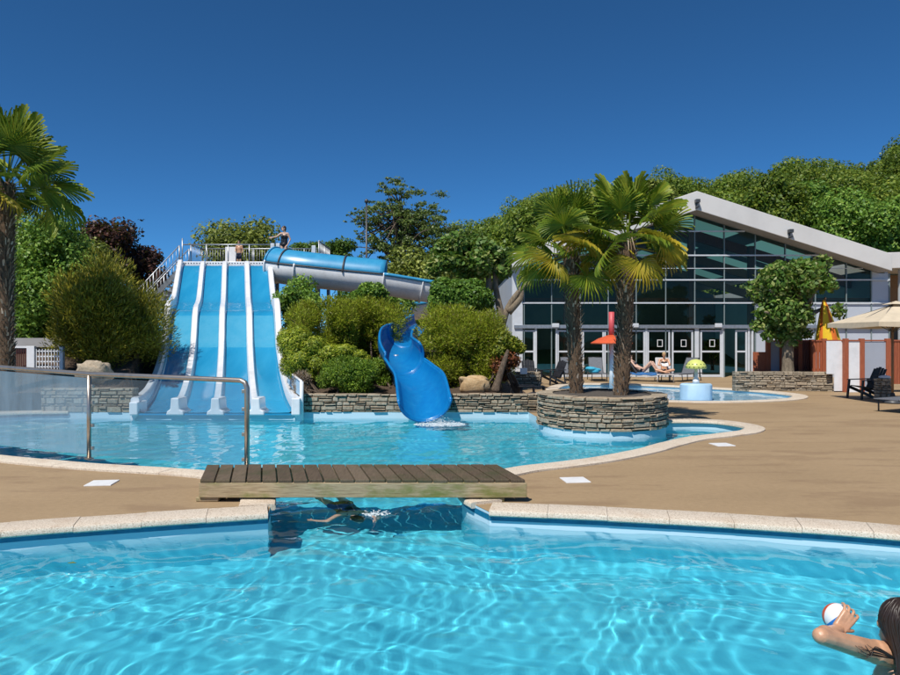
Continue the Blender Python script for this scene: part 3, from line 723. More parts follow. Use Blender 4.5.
for e in [(770, 290), (785, 280), (812, 300), (830, 305), (820, 282), (765, 312), (800, 270)]:
    q = spline([P(789, 332, TY), P((789+e[0])/2+4, (322+e[1])/2, TY), P(*e, TY+rnd.uniform(-.8, .8))], 4); mb.tube(q, [.13*(1-.75*k/8) for k in range(9)], 7)
mb.build('trunk', M['bark_lt'], tq, smooth=True)

# ------------------------------------------------------------------ palms
def frond_mesh(Lp, Rb, seed, droop, spread=128, nseg=32):
    """fan leaf: petiole along +Y then pleated segments; returns verts, quads (each segment its own island)"""
    r = random.Random(seed); v, f = [], []
    def rz(y): return -droop*.10*(y/Lp)**2*Lp
    w = .014
    for k in range(6):
        t = k/5; y = Lp*t
        v += [(-w*(1.3-.5*t), y, rz(y)), (w*(1.3-.5*t), y, rz(y)), (w*(1.3-.5*t), y, rz(y)-.012), (-w*(1.3-.5*t), y, rz(y)-.012)]
        if k:
            o = (k-1)*4
            for j in range(4): f.append((o+j, o+(j+1) % 4, o+4+(j+1) % 4, o+4+j))
    bz = rz(Lp); da = R(2*spread/nseg)
    for s in range(nseg):
        a = R(-spread)+da*(s+.5); rel = abs(a)/R(spread)
        L = Rb*(1-.22*rel**2)*r.uniform(.9, 1.06)
        tip = r.uniform(.7, 1.3)
        rows = [(.02, 1, 0), (.30, 1, 0), (.50, .86, .015), (.74, .50, .05), (.90, .27, .12), (1.0, .05, .19)]
        o = len(v)
        fold = .028
        for (t, wd, dr) in rows:
            rr = t*L; hw = math.tan(da/2)*min(rr, .55*L)*wd
            z = bz - dr*Rb*tip*(droop*1.1+.1) - .10*rel*rr
            cx, cy = math.sin(a), math.cos(a)
            # droop also pulls in
            q = rr*(1-.25*dr*droop)
            v.append((cx*q-cy*hw, Lp+cy*q+cx*hw, z+fold*t)); v.append((cx*q, Lp+cy*q, z-fold*t)); v.append((cx*q+cy*hw, Lp+cy*q-cx*hw, z+fold*t))
        for k in range(len(rows)-1):
            b = o+k*3; f += [(b, b+1, b+4, b+3), (b+1, b+2, b+5, b+4)]
    return np.array(v), f

def palm(label, base, top, r0, size, nf, seed, yel, group='fan palms'):
    t = thing('fan_palm', label, 'palm', base, group); r = random.Random(seed)
    b, e = Vector(base), Vector(top); H = (e-b).length
    pts = [Vector(q) for q in spline([b, b.lerp(e, .5)+Vector((r.uniform(-.04, .04), 0, 0)), e], 8)]
    mb = MB(); mb.tube(pts, [r0*(.92+.12*math.sin(k*2.3)*.5+.14*k/(len(pts)-1)) for k in range(len(pts))], 14)
    nf0 = len(mb.f); n = int(H*110)                               # old leaf bases, in a spiral
    for k in range(n):
        q = (k+.5)/n; a = k*2.3999+r.uniform(-.25, .25); c = b.lerp(e, q)
        rad = r0*(.95+.14*q); d = Vector((math.cos(a), math.sin(a), 0)); s = Vector((-d.y, d.x, 0))
        ks = r0/.165; L = ks*r.uniform(.06, .20); w_ = ks*r.uniform(.006, .023); outl = ks*r.uniform(.02, .11)
        p0 = c+d*(rad*.9); p1 = c+d*(rad+outl*.5)+Vector((0, 0, L*.55)); p2 = c+d*(rad+outl)+Vector((0, 0, L*r.uniform(.55, 1.0)))+s*r.uniform(-.03, .03)
        mb.add([p0-s*w_, p0+s*w_, p1+s*w_*.8, p1-s*w_*.8, p2+s*w_*.35, p2-s*w_*.35, p0-s*w_*.5+d*-.02, p1-d*.02], [(0, 1, 2, 3), (3, 2, 4, 5), (0, 3, 7, 6)])
    o = mb.build('trunk', [M['palmtrunk'], M['palmbase']], t)
    for k, p in enumerate(o.data.polygons): p.material_index = int(k >= nf0); p.use_smooth = k < nf0
    for k in range(nf):
        q = k/(nf-1); el = R(86-q*108+r.uniform(-10, 10)); az = k*2.3999+r.uniform(-.3, .3)
        droop = .08+q**2*1.2+r.uniform(-.1, .25)
        v, f = frond_mesh(size*r.uniform(.42, .58), size*r.uniform(.40, .48), seed*100+k, droop)
        # blade sags relative to its stalk
        Lp = v[:24, 1].max(); sag = R(-2-24*q*r.uniform(.4, 1.3)); ca, sa = math.cos(sag), math.sin(sag)
        bl = v[24:]; y, z = bl[:, 1]-Lp, bl[:, 2].copy(); z0 = v[20:24, 2].mean(); z = z-z0
        bl[:, 1] = Lp+y*ca-z*sa; bl[:, 2] = z0+y*sa+z*ca
        roll = r.uniform(-.95, .95)
        m = Matrix.Rotation(az, 3, 'Z') @ Matrix.Rotation(el, 3, 'X') @ Matrix.Rotation(roll, 3, 'Y')
        vv = v @ np.array(m).T + np.array(e+Vector((0, 0, -.02-.22*q))) + np.array(m @ Vector((0, r0*.5, 0)))
        link_mesh('frond', vv, f, M['frond_y'] if q > 1-yel and r.random() < .75 else M['frond'], t)
    mb = MB()
    for k in range(8):                                      # flower stalk remains
        a = r.uniform(0, 6.28); d = Vector((math.cos(a), math.sin(a), 0))
        mb.tube([e+Vector((0, 0, -.25)), e+d*.3+Vector((0, 0, -.05)), e+d*.5+Vector((0, 0, -.35))], [.018, .012, .004], 5)
    mb.build('flower_stalk', M['palmbase'], t)
    return t
palm('tall fan palm at the left edge behind the pool', (fx(6, 18.9), 18.9, .35), P(6, 183, 18.9), .21, 2.12, 38, 3, .24)
palm('left fan palm in the round stone planter with yellow lower fronds', (fx(577, 15.9), 15.9, .5), P(571, 247, 15.9), .165, 1.5, 26, 4, .32)
palm('right fan palm in the round stone planter leaning slightly right', (fx(621, 15.35), 15.35, .5), P(627, 237, 15.35), .17, 1.54, 27, 6, .28)

# ------------------------------------------------------------------ stone walls
def stone_course(mb, path, z0, z1, depth, hrow=.085, lmin=.14, lmax=.42, seed=1, side=1):
    """dry stones laid in courses along a path; their faces stand proud of it to the left (side=1)"""
    r = random.Random(seed); p = [np.array(q[:2], float) for q in path]; d = [0]
    for a, b in zip(p[:-1], p[1:]): d.append(d[-1]+np.linalg.norm(b-a))
    L = d[-1]; PP = np.array(p); dd = np.array(d)
    at = lambda t: np.array([np.interp(t, dd, PP[:, 0]), np.interp(t, dd, PP[:, 1])])
    def nor(t):
        a = at(max(0, t-.03)); b = at(min(L, t+.03)); v = (b-a)/np.linalg.norm(b-a); return np.array((-v[1], v[0]))*side
    z = z0
    while z < z1-.02:
        h = min(r.uniform(.55, 1.5)*hrow, z1-z)
        if z1-(z+h) < .03: h = z1-z
        t = -r.uniform(0, .2)
        while t < L:
            l = lmin+(lmax-lmin)*r.random()**1.4; a, b = max(0, t)+.006, min(L, t+l)-.006; t += l
            if b-a < .04: continue
            parts = [(z, h)]
            if h > .055 and r.random() < .28: k_ = r.uniform(.35, .65); parts = [(z, h*k_), (z+h*k_, h*(1-k_))]
            for zb_, hh in parts:
                pr = r.uniform(-.008, .04); hj = r.uniform(.004, .016); g = .012; u = lambda q=1: g*r.uniform(.2, 1.6)*q; ta, tb = r.uniform(0, .012), r.uniform(0, .012)
                vs = []
                for tt, zz, off in [(a, zb_, 0), (b, zb_, 0), (b, zb_+hh-hj-ta, 0), (a, zb_+hh-hj-tb, 0), (a+u(1.6), zb_+u(), pr+.02), (b-u(1.6), zb_+u(), pr+.02), (b-u(1.6), zb_+hh-hj-ta-u(), pr+.02), (a+u(1.6), zb_+hh-hj-tb-u(), pr+.02),
                                   (a, zb_, -depth), (b, zb_, -depth), (b, zb_+hh-hj-ta, -depth), (a, zb_+hh-hj-tb, -depth)]:
                    q = at(tt)+nor(tt)*(off-.01); vs.append((q[0], q[1], zz))
                mb.add(vs, [(4, 5, 6, 7), (0, 1, 5, 4), (1, 2, 6, 5), (2, 3, 7, 6), (3, 0, 4, 7), (3, 2, 10, 11), (8, 9, 1, 0), (1, 9, 10, 2), (8, 0, 3, 11)])
        z += h
def stone_wall(label, pts, z0, z1, thick, seed, hrow=.085, side=-1):
    t = thing('stone_wall', label, 'wall', (*pts[0][:2], z0))
    mb = MB(); stone_course(mb, pts, z0, z1, thick, hrow, seed=seed, side=side); mb.build('stones', M['stone'], t)
    mb = MB(); p = [np.array(q[:2], float) for q in pts]; back = []
    for i in range(len(p)):
        a = p[max(0, i-1)]; b = p[min(len(p)-1, i+1)]; d = (b-a)/np.linalg.norm(b-a); back.append(p[i]-np.array((-d[1], d[0]))*side*(thick-.02))
    fr = []
    for i in range(len(p)):
        a = p[max(0, i-1)]; b = p[min(len(p)-1, i+1)]; d = (b-a)/np.linalg.norm(b-a); fr.append(p[i]-np.array((-d[1], d[0]))*side*.03)
    k = len(p); vs = [(*q, z0+.004) for q in fr]+[(*q, z1-.03) for q in fr]+[(*q, z1-.03) for q in back]+[(*q, z0+.004) for q in back]
    fs = []
    for i in range(k-1):
        for j in range(4): fs.append((j*k+i, j*k+i+1, ((j+1) % 4)*k+i+1, ((j+1) % 4)*k+i))
    mb.add(vs, fs); mb.build('core', M['mortar'], t)
    return t
stone_wall('low dry stone wall along the pool between the lane slide and the open flume', [(-3.72, WALLY), (-2.5, WALLY), (-1.22, WALLY)], .0, .47, .3, 1)
stone_wall('low dry stone wall along the pool from the open flume to the round planter', [(-.12, WALLY), (1, WALLY), (2.28, WALLY-.02)], .0, .47, .3, 11)
stone_wall('short piece of stone wall left of the slide behind the glass screen', [(-10.4, WALLY), (-8.05, WALLY)], .0, .62, .3, 2, .11)
stone_wall('low stone planter wall under the small round tree', [P(735, 388, 24.9)[:2], (fx(790, 24.8), 24.8), (fx(820, 24.7), 24.7), (fx(833, 24.6), 24.6)], 0, .70, .3, 3, .09)
stone_wall('low stone planter with a small white notice near the hall entrance', [(fx(512, 27), 27), (fx(541, 27), 27)], 0, .58, .5, 5, .1)
# round planter
t = thing('round_planter', 'round dry stone planter holding two fan palms at the pool edge', 'planter', (PL[0], PL[1], 0))
circ = [(PL[0]+(PL[2])*math.cos(a), PL[1]+(PL[2])*math.sin(a)) for a in np.linspace(0, 2*math.pi, 73)]
mb = MB(); stone_course(mb, circ, -.02, .60, .16, .08, .14, .46, seed=9, side=-1)
stone_course(mb, circ, .60, .68, .30, .08, .2, .5, seed=10, side=-1); mb.build('stones', M['stone'], t)
mb = MB(); mb.lathe([(1.10, 0), (1.36, 0), (1.36, .645), (1.12, .645)], (PL[0], PL[1], 0), 48); mb.build('core', M['mortar'], t)
mb = MB(); mb.lathe([(1.13, .4), (1.13, .56), (.8, .60), (.3, .62), (.02, .62)], (PL[0], PL[1], 0), 32); mb.build('soil', M['soil'], t, smooth=True)
# planter earth behind the tree wall
mb = MB(); mb.prism([(fx(737, 24.9), 25.15), (fx(832, 24.7), 24.95), (fx(832, 26.4), 26.4), (fx(737, 26.4), 26.4)], .0, .56); tag(mb.build('planter_soil', M['soil']), kind='structure')
# boulder
def boulder(label, c, r, seed, mat='boulder'):
    mb = MB(); mb.ell(c, r, 22, 14); rr = np.random.default_rng(seed); ph = rr.uniform(0, 6.28, (6, 3)); fr = rr.uniform(2, 7, (6, 3))
    v = np.array(mb.v); d = (v-np.array(c))/np.array(r)
    k = sum(np.sin(d@fr[j]+ph[j, 0])*.06 for j in range(6))
    d2 = np.sign(d)*np.abs(d)**.62
    mb.v = [tuple(q) for q in np.array(c)+d2*np.array(r)*(1+k)[:, None]*.95]
    o = mb.build('boulder', M[mat], smooth=True); return tag(o, label, 'rock')
boulder('tan boulder on the stone wall beside the large heath bush', P(474, 385, 18.6), (.40, .3, .24), 2)
boulder('grey boulder on the bed left of the slide behind the glass', P(95, 372, 18.8), (.45, .4, .3), 4, 'stone')

# ------------------------------------------------------------------ four lane slide
t = thing('lane_slide', 'four lane blue and white water slide running down into the pool', 'water slide', (-5.8, 17.5, 0))
Ys = np.array([q for q in sp[:, 0]]); Zs = sp[:, 1]; keep = Ys <= 32.05; Ys, Zs = Ys[keep], Zs[keep]
def sweep(name, prof_of, mat, parent, smooth=True):
    vs, k = [], None
    for y, z in zip(Ys, Zs):
        pr = prof_of(y); k = len(pr); xc = float(slide_x(y)); vs += [(xc+u, y, z+h) for u, h in pr]
    n = len(Ys); fs = []
    for a in range(n-1):
        for j in range(k-1): fs.append((a*k+j, (a+1)*k+j, (a+1)*k+j+1, a*k+j+1))
    fs_caps = [tuple(range(k)), tuple((n-1)*k+j for j in range(k))[::-1]]
    return vs, fs, fs_caps, k
lanes = [-1.5, -.5, .5, 1.5]
def flare(y): return .05*np.clip((19.0-y)/1.5, 0, 1)
for li, c0 in enumerate(lanes):
    lane = lambda y: [(c0-.40, .10), (c0-.375, .03), (c0-.33, 0), (c0, -.01), (c0+.33, 0), (c0+.375, .03), (c0+.40, .10)]
    vs, fs, cp, k = sweep('lane', lane, 'slide', t)
    o = link_mesh('lane', vs, fs, M['slide'], t, smooth=True)
    o.cycles.is_caustics_receiver = True
    # paler blue patch between the first and second drop
    o.data.materials.append(M['slide_lt'])
    for p in o.data.polygons:
        yy = p.center.y + 17.5
        if 24.6 < yy < 26.0: p.material_index = 1
for c0, hh in [(-1.0, .20), (0, .20), (1.0, .20)]:
    div = lambda y: [(c0-.125, .02), (c0-.11, hh-.05), (c0-.08, hh), (c0+.08, hh), (c0+.11, hh-.05), (c0+.125, .02)]
    vs, fs, cp, k = sweep('divider', div, 'white', t)
    link_mesh('divider', vs, fs+cp, M['white'], t, smooth=True, auto=True)
    mb = MB(); mb.prismY([(slide_x(17.4)+c0+u, h) for u, h in ((-.22, -.03), (.22, -.03), (.20, .07), (.12, .12), (.10, .40), (-.10, .40), (-.12, .12), (-.20, .07))], 17.33, 17.9)
    mb.build('divider_foot', M['white'], t, bevel=.03)
for sgn in (-1, 1):
    def side(y):
        bump_ = .30 if sgn > 0 else .2
        hh = .26 + bump_*math.exp(-((y-25.6)/1.4)**2) + .12*max(0, (22-y)/5)
        return [(sgn*1.89, .02), (sgn*1.92, hh-.03), (sgn*1.95, hh), (sgn*2.10, hh), (sgn*2.13, hh-.04), (sgn*2.13, -.35)]
    vs, fs, cp, k = sweep('side_wall', side, 'white', t)
    if sgn > 0: pass
    link_mesh('side_wall', vs, fs+cp, M['white'], t, smooth=True, auto=True)
    xf = float(slide_x(17.45))
    mb = MB(); mb.bx(xf+sgn*1.9, xf+sgn*2.12, 17.33, 17.9, -.03, .40 if sgn > 0 else .3); mb.build('side_foot', M['white'], t, bevel=.03)
# open side guard at the foot on the right: rail frame with pale infill
yy = np.linspace(17.5, 20.2, 7); mb = MB(); top_, bot_ = [], []
for y in yy:
    x = float(slide_x(y))+2.0+.14*(20.2-y)/2.7; z = float(slide_z(y)); top_.append((x, y, .80+(y-17.5)*.05)); bot_.append((x, y, z+.38))
mb.tube(top_, .03, 8); mb.tube([top_[0], (top_[0][0], top_[0][1], -.2)], .05, 8); mb.tube([top_[-1], bot_[-1]], .03, 8); mb.build('guard_rail', M['white'], t, smooth=True)
mb = MB(); k = len(yy); mb.add([(a[0], a[1], a[2]) for a in bot_]+top_, [(i, i+1, k+i+1, k+i) for i in range(k-1)]); mb.build('guard_panel', M['lightblue'], t)
# front apron and white header with a row of holes at the top
xf = float(slide_x(17.4)); mb = MB(); mb.bx(xf-1.9, xf+1.9, 17.38, 17.44, -.03, .012); o = mb.build('apron', M['slide'], t); o.cycles.is_caustics_receiver = True
mb = MB(); mb.bx(xf-2.05, xf+2.05, 17.55, 17.75, -.9, -.04); o = mb.build('plinth', M['liner'], t); o.cycles.is_caustics_receiver = True
xt = float(slide_x(32)); mb = MB(); mb.bx(xt-2.1, xt+2.1, 32.06, 32.16, 5.0, 5.38); mb.build('header', M['white'], t, bevel=.02)
mb = MB()
for c0 in lanes:
    for k in range(6): mb.ell((xt+c0-.32+k*.128, 32.055, 5.30), (.028, .01, .028), 8, 6)
mb.build('header_holes', M['dark'], t)
mb = MB()
for y in (29.5, 26, 23.2):
    for u in (-1.9, 0, 1.9):
        x = float(slide_x(y))+u; mb.tube([(x, y, gz(x, y)-.2), (x, y, float(slide_z(y))-.05)], .07, 8)
mb.build('support', M['steel'], t, smooth=True)

# tower platform with railings and stairs
tw = thing('slide_tower', 'grey steel slide tower platform with railings and stairs', 'tower', (xt, 34, 0))
px0, px1, py0, py1, pz = xt-2.2, xt+4.3, 32.2, 35.2, 5.14
mb = MB(); mb.bx(px0, px1, py0, py1, pz-.14, pz); mb.build('platform', M['steel'], tw)
mb = MB()
for x in (px0+.1, xt, xt+2.3, px1-.1):
    for y in (py0+.15, py1-.15): mb.tube([(x, y, -.05), (x, y, pz-.14)], .09, 8)
mb.build('leg', M['steel'], tw, smooth=True)
def railing(name, p0, p1, h=1.22, step=.13, post=None, tall=0):
    mb = MB(); a, b = Vector(p0), Vector(p1); L = (b-a).length; up = Vector((0, 0, 1))
    mb.tube([a+up*h, b+up*h], .026, 8); mb.tube([a+up*.12, b+up*.12], .018, 6)
    n = max(1, round(L/1.4))
    for k in range(n+1):
        q = a.lerp(b, k/n); mb.tube([q, q+up*(h+(tall if k in (0, n) else 0))], .03, 8)
    m = int(L/step)
    for k in range(1, m): q = a.lerp(b, k/m); mb.tube([q+up*.12, q+up*h], .009, 5)
    return mb.build(name, M['steel'], tw, smooth=True)
railing('railing', (px0+.05, py1-.05, pz), (px1-.05, py1-.05, pz))
railing('railing', (px1-.05, py0+.05, pz), (px1-.05, py1-.05, pz))
railing('railing', (px0+.05, py0+1.4, pz), (px0+.05, py1-.05, pz))
mb = MB()                                                    # start gate posts and top bar above the lanes
for u in (-2.1, -.98, .02, 1.0, 2.1): mb.tube([(xt+u, 32.4, pz), (xt+u, 32.4, pz+(1.35 if u == -2.1 else 1.08))], .03, 8)
mb.tube([(xt-2.1, 32.4, pz+1.06), (xt+2.15, 32.4, pz+1.06)], .028, 8); mb.build('start_bar', M['steel'], tw, smooth=True)
for u in (2.1, 2.35, 4.0): 
    mb = MB(); mb.bx(xt+u-.09, xt+u+.09, 32.25, 32.35, pz-.3, pz+(1.1 if u < 3 else 1.0)); mb.build('gate_post', M['alu'], tw, bevel=.015)
mb = MB(); mb.bx(fx(225.5, 33.2), fx(236, 33.2), 33.15, 33.2, pz+.02, fz(247, 33.2)); mb.build('notice_board', M['paper'], tw, bevel=.01)
mb = MB(); st0 = Vector((px0, 32.9, pz)); ns = 24; dx, dz = -.20, -.2125
for k in range(ns):
    x = px0+dx*(k+.5); z = pz+dz*(k+1); mb.bx(x-.13, x+.13, 32.35, 33.45, z-.04, z)
mb.build('steps', M['steel'], tw)
mb = MB()
for y in (32.33, 33.47):
    mb.beam((px0, y, pz-.1), (px0+dx*ns, y, pz+dz*ns-.1), .05, .22)
mb.build('stringer', M['steel'], tw)
for y in (32.3, 33.5):
    mb = MB(); a = Vector((px0, y, pz)); b = Vector((px0+dx*ns, y, pz+dz*ns)); up = Vector((0, 0, 1))
    mb.tube([a+up*1.0, b+up*1.0], .026, 8); mb.tube([a+up*.5, b+up*.5], .016, 6)
    for k in range(33): q = a.lerp(b, k/32); mb.tube([q, q+up], .03 if k % 8 == 0 else .010, 6)
    mb.build('stair_rail', M['steel'], tw, smooth=True)

# ------------------------------------------------------------------ tube slide
def flume_section(path, r, a0, a1, n=18, bank=None, th=.0):
    """half pipe along path; angles from straight down, a0 on its left to a1 on its right"""
    pts = [Vector(p) for p in path]; rings = []
    for i, p in enumerate(pts):
        t = (pts[min(i+1, len(pts)-1)]-pts[max(i-1, 0)]).normalized(); s = t.cross(Vector((0, 0, 1))).normalized(); u = s.cross(t)
        bk = bank(i/(len(pts)-1)) if bank else 0
        rad = r(i/(len(pts)-1)) if callable(r) else r
        ring = []
        for k in range(n+1):
            a = R(a0+(a1-a0)*k/n)+bk; ring.append(p+s*math.sin(a)*rad-u*math.cos(a)*rad)
        rings.append(ring)
    k = n+1; vs = [q for rg in rings for q in rg]
    return vs, [(i*k+j, i*k+j+1, (i+1)*k+j+1, (i+1)*k+j) for i in range(len(rings)-1) for j in range(n)]
ft = thing('tube_slide', 'long blue and white tube slide running right from the tower into the trees', 'water slide', (fx(300, 31.5), 31.5, 0))
TYY = 31.3
tpath = spline([P(273, 265, TYY+.4), P(300, 269, TYY), P(345, 274, TYY), P(385, 278, TYY), P(415, 283, TYY+.1), P(442, 287.5, TYY+.4), P(463, 292, TYY+1.8), P(476, 297, TYY+4.2), P(458, 302, TYY+6.2), P(428, 304, TYY+6.4), P(402, 307, TYY+5.2)], 8)
rad = .78
vs, fs = flume_section(tpath, rad, -98, 98, 22); o = link_mesh('lower_shell', vs, fs, M['under'], ft, smooth=True)
s = o.modifiers.new('solid', 'SOLIDIFY'); s.thickness = .03; s.offset = 1
nc = 25
vs, fs = flume_section(tpath[:nc], rad+.02, 97, 263, 20); o = link_mesh('cover', vs, fs, M['cover'], ft, smooth=True)
s = o.modifiers.new('solid', 'SOLIDIFY'); s.thickness = .03; s.offset = 1
vs, fs = flume_section(tpath[nc-1:], rad-.045, -97, 97, 22); link_mesh('channel', vs, fs, M['cover'], ft, smooth=True)
def ring_at(i, r, name, mat, a0=-180, a1=180):
    d = [tpath[max(i-1, 0)], tpath[min(i+1, len(tpath)-1)]]; t_ = Vector(d[1])-Vector(d[0]); t_.normalize()
    c = Vector(tpath[i]); s_ = t_.cross(Vector((0, 0, 1))).normalized(); u = s_.cross(t_)
    n = 28; pts = [c+s_*math.sin(R(a0+(a1-a0)*k/n))*r-u*math.cos(R(a0+(a1-a0)*k/n))*r for k in range(n+1)]
    mb = MB(); mb.tube(pts, .04, 6); mb.build(name, mat, ft, smooth=True)
for i in (1, 5): ring_at(i, rad+.04, 'joint_ring', M['cover'] if i == 1 else M['darkmetal'], 90, 270)
ring_at(16, rad+.05, 'joint_ring', M['darkmetal'], 90, 270)
for i in (1, 8, 24, 34): ring_at(i, rad+.045, 'joint_flange', M['white'], -101, 101)
mb = MB()
for i in range(len(tpath)-1):
    pass
mb2_ = MB()
for sg in (-90, 90):
    pts = []
    for i in range(0, len(tpath)):
        a, b = Vector(tpath[max(i-1, 0)]), Vector(tpath[min(i+1, len(tpath)-1)]); s_ = (b-a).normalized().cross(Vector((0, 0, 1))).normalized(); u_ = s_.cross((b-a).normalized()); pts.append(Vector(tpath[i])+(s_*math.copysign(math.cos(R(7)), sg)+u_*math.sin(R(7)))*(rad+.035))
    mb.tube(pts[:nc], .03, 6); mb2_.tube(pts[nc-1:], .075, 8)
mb.build('seam_flange', M['darkmetal'], ft, smooth=True); mb2_.build('channel_rim', M['cover'], ft, smooth=True)
mb = MB()
for i in (6, 20, 44, 60):
    p = tpath[i]; mb.tube([(p[0], p[1], 0), (p[0], p[1], p[2]-rad)], .1, 8)
mb.build('support', M['steel'], ft, smooth=True)

# open blue flume mouth
fo = thing('open_flume', 'curving open blue flume ending at the pool between the bushes', 'water slide', (fx(424, 17.6), 17.6, 0))
lo_p = [P(428, 331, 24.4), P(421, 335, 23.6), P(414, 340, 22.8), P(405, 347, 22.0), P(397, 354, 21.2), P(396, 363, 20.4), P(402, 373, 19.5), P(411, 384, 18.7), P(419, 395, 17.85), P(424, 420, 16.7)]
fpath = spline(lo_p, 7); nF = len(fpath)
rf = lambda q: .50+.08*np.clip((q-.55)/.35, 0, 1)
bank = lambda q: .45*math.exp(-((q-.42)/.18)**2)
def floor_up(path):
    out = []
    for i, p in enumerate(path):
        t = (Vector(path[min(i+1, len(path)-1)])-Vector(path[max(i-1, 0)])).normalized(); s_ = t.cross(Vector((0, 0, 1))).normalized(); u = s_.cross(t)
        out.append(Vector(p)+u*float(rf(i/(len(path)-1))))
    return out
fpath = floor_up(fpath)
# sections (overlapping mouldings), each a part
cuts = [0, 22, 43, nF-1]
for k in range(3):
    seg = fpath[cuts[k]:cuts[k+1]+1]; q0, q1 = cuts[k]/(nF-1), cuts[k+1]/(nF-1)
    gr = k*.02
    am = (96, 96, 82)[k]; ar = (92, 136, 86)[k]
    vs, fs = flume_section(seg, lambda q: rf(q0+(q1-q0)*q)+gr, -ar, am, 26, lambda q: bank(q0+(q1-q0)*q))
    o = link_mesh('flume_section', vs, fs, M['flume'], fo, smooth=True); s = o.modifiers.new('solid', 'SOLIDIFY'); s.thickness = .035; s.offset = 1
    o.cycles.is_caustics_receiver = True
    kk = 27
    mb = MB()
    for side_ in (0, 26):
        mb.tube([vs[i*kk+side_] for i in range(len(seg))], .04, 8)
    mb.tube([vs[(len(seg)-1)*kk+j] for j in range(27)], .03, 6)
    mb.build('rim', M['flume'], fo, smooth=True)
mb = MB(); p = fpath[40]; mb.tube([(p[0]-.2, p[1]+.3, .1), (p[0]-.2, p[1]+.3, p[2]-.5)], .09, 8); p = fpath[28]; mb.tube([(p[0], p[1], .3), (p[0], p[1], p[2]-.5)], .09, 8); mb.build('support', M['steel'], fo, smooth=True)
# splash at the flume mouth
mb = MB(); r = random.Random(3)
for k in range(1400):
    a = r.uniform(0, 6.28); q = r.random()**.8; h_ = r.random()
    mb.ell((fx(440, 16.5)+q*.62*math.cos(a), 16.55+q*.42*math.sin(a), WL+.004+h_**5*.24*(1-q)), (r.uniform(.004, .032)*(1-h_*.6), r.uniform(.004, .032)*(1-h_*.6), r.uniform(.003, .010)), 6, 4)
tag(mb.build('splash', M['foam'], smooth=True), 'white splashing water where the open blue flume meets the pool', 'splash', kind='stuff')

# ------------------------------------------------------------------ glass screen at the pool
sc = thing('glass_screen', 'steel railed glass screen with a scratched left pane beside the pool', 'screen', (-2.8, 9.75, 0))
A = Vector((fx(247, 9.75), 9.75, 1.30)); B_ = Vector((fx(89, 10.75), 10.75, 1.34)); C_ = Vector((fx(-6, 11.75), 11.75, 1.41)); D_ = Vector((-10.6, 13.3, 1.45))
mb = MB(); a2 = A+Vector((-.10, .04, 0)); mb.tube([D_, C_, B_, a2, A+Vector((-.03, .01, -.03)), A+Vector((0, 0, -.10)), Vector((A.x, A.y, .03))], .036, 12); mb.build('handrail', M['rail'], sc, smooth=True)
for q in (B_, D_):
    mb = MB(); mb.tube([(q.x, q.y, .02), (q.x, q.y, q.z)], .032, 10)
    mb.build('post', M['rail'], sc, smooth=True)
mb = MB()
for q in (A, B_):
    for z in (.2, .55, .9, 1.15): mb = MB(); mb.box((q.x+(-.05 if q is A else .05), q.y+.01, z), (.05, .03, .05)); mb.build('clamp', M['rail'], sc, bevel=.006)
    mb = MB(); mb.lathe([(.07, 0), (.07, .012), (.04, .02)], (q.x, q.y, .035), 14); mb.build('base_flange', M['rail'], sc, smooth=True, auto=True)
def pane(p, q, mat):
    mb = MB(); p, q = Vector(p), Vector(q); d = (q-p).normalized(); p2, q2 = p+d*.05, q-d*.05
    zt = (p.z-.06, q.z-.06); n = Vector((-d.y, d.x, 0)).normalized()*.005
    mb.add([(p2.x, p2.y, .10), (q2.x, q2.y, .10), (q2.x, q2.y, zt[1]), (p2.x, p2.y, zt[0])], [(0, 1, 2, 3)])
    return mb.build('pane', mat, sc)
pane(B_, A, M['screen']); pane(C_, B_, M['screen_hazy']); pane(D_, C_, M['screen_hazy'])

# ------------------------------------------------------------------ foot bridge
br = thing('foot_bridge', 'low wooden plank footbridge over the channel between the two pools', 'bridge', (-1.0, 8.5, 0))
bx0, bx1, by0, by1, sh = -2.89, .87, 8.08, 9.02, -.25
def brx(u, y): return bx0+(bx1-bx0)*u+sh*(y-by0)/(by1-by0)
mb = MB(); npl = 21; r = random.Random(4)
for k in range(npl):
    u0, u1 = k/npl+.0024, (k+1)/npl-.0024; z = .262+r.uniform(-.003, .003); o_ = r.uniform(-.008, .008)
    ya, yb = by0-.015+o_, by1+.015+o_
    vs = [(brx(u, y), y, zz) for zz in (z-.035, z) for u, y in ((u0, ya), (u1, ya), (u1, yb), (u0, yb))]
    mb.add(vs, [(3, 2, 1, 0), (4, 5, 6, 7), (0, 1, 5, 4), (1, 2, 6, 5), (2, 3, 7, 6), (3, 0, 4, 7)])
mb.build('planks', M['decking'], br, bevel=.006)
for y, n_ in ((by0-.02, 0), (by1-.07, 1)):
    mb = MB(); mb.beam((brx(0, y)-.01, y+.035, .14), (brx(1, y)+.01, y+.035, .14), .07, .172); mb.build('side_beam', M['beam'], br, bevel=.008)
for u in (.055, .935):
    mb = MB()
    mb.box((brx(u, 8.55), 8.56, .028), (.26, .95, .05)); mb.build('bearing_block', M['beam'], br, bevel=.01)

# white deck tiles
for px, py, lab in ((102, 483.5, 'square white tile set in the deck left of the footbridge'), (575, 480.5, 'square white tile on the deck just right of the footbridge'), (722, 445, 'square white tile on the deck near the curved end of the back pool')):
    q = G(px, py); mb = MB(); mb.box((q[0], q[1], .007), (.33, .33, .014), rz=.12); tag(mb.build('white_tile', M['tile'], bevel=.003), lab, 'tile', 'white tiles set in the deck')

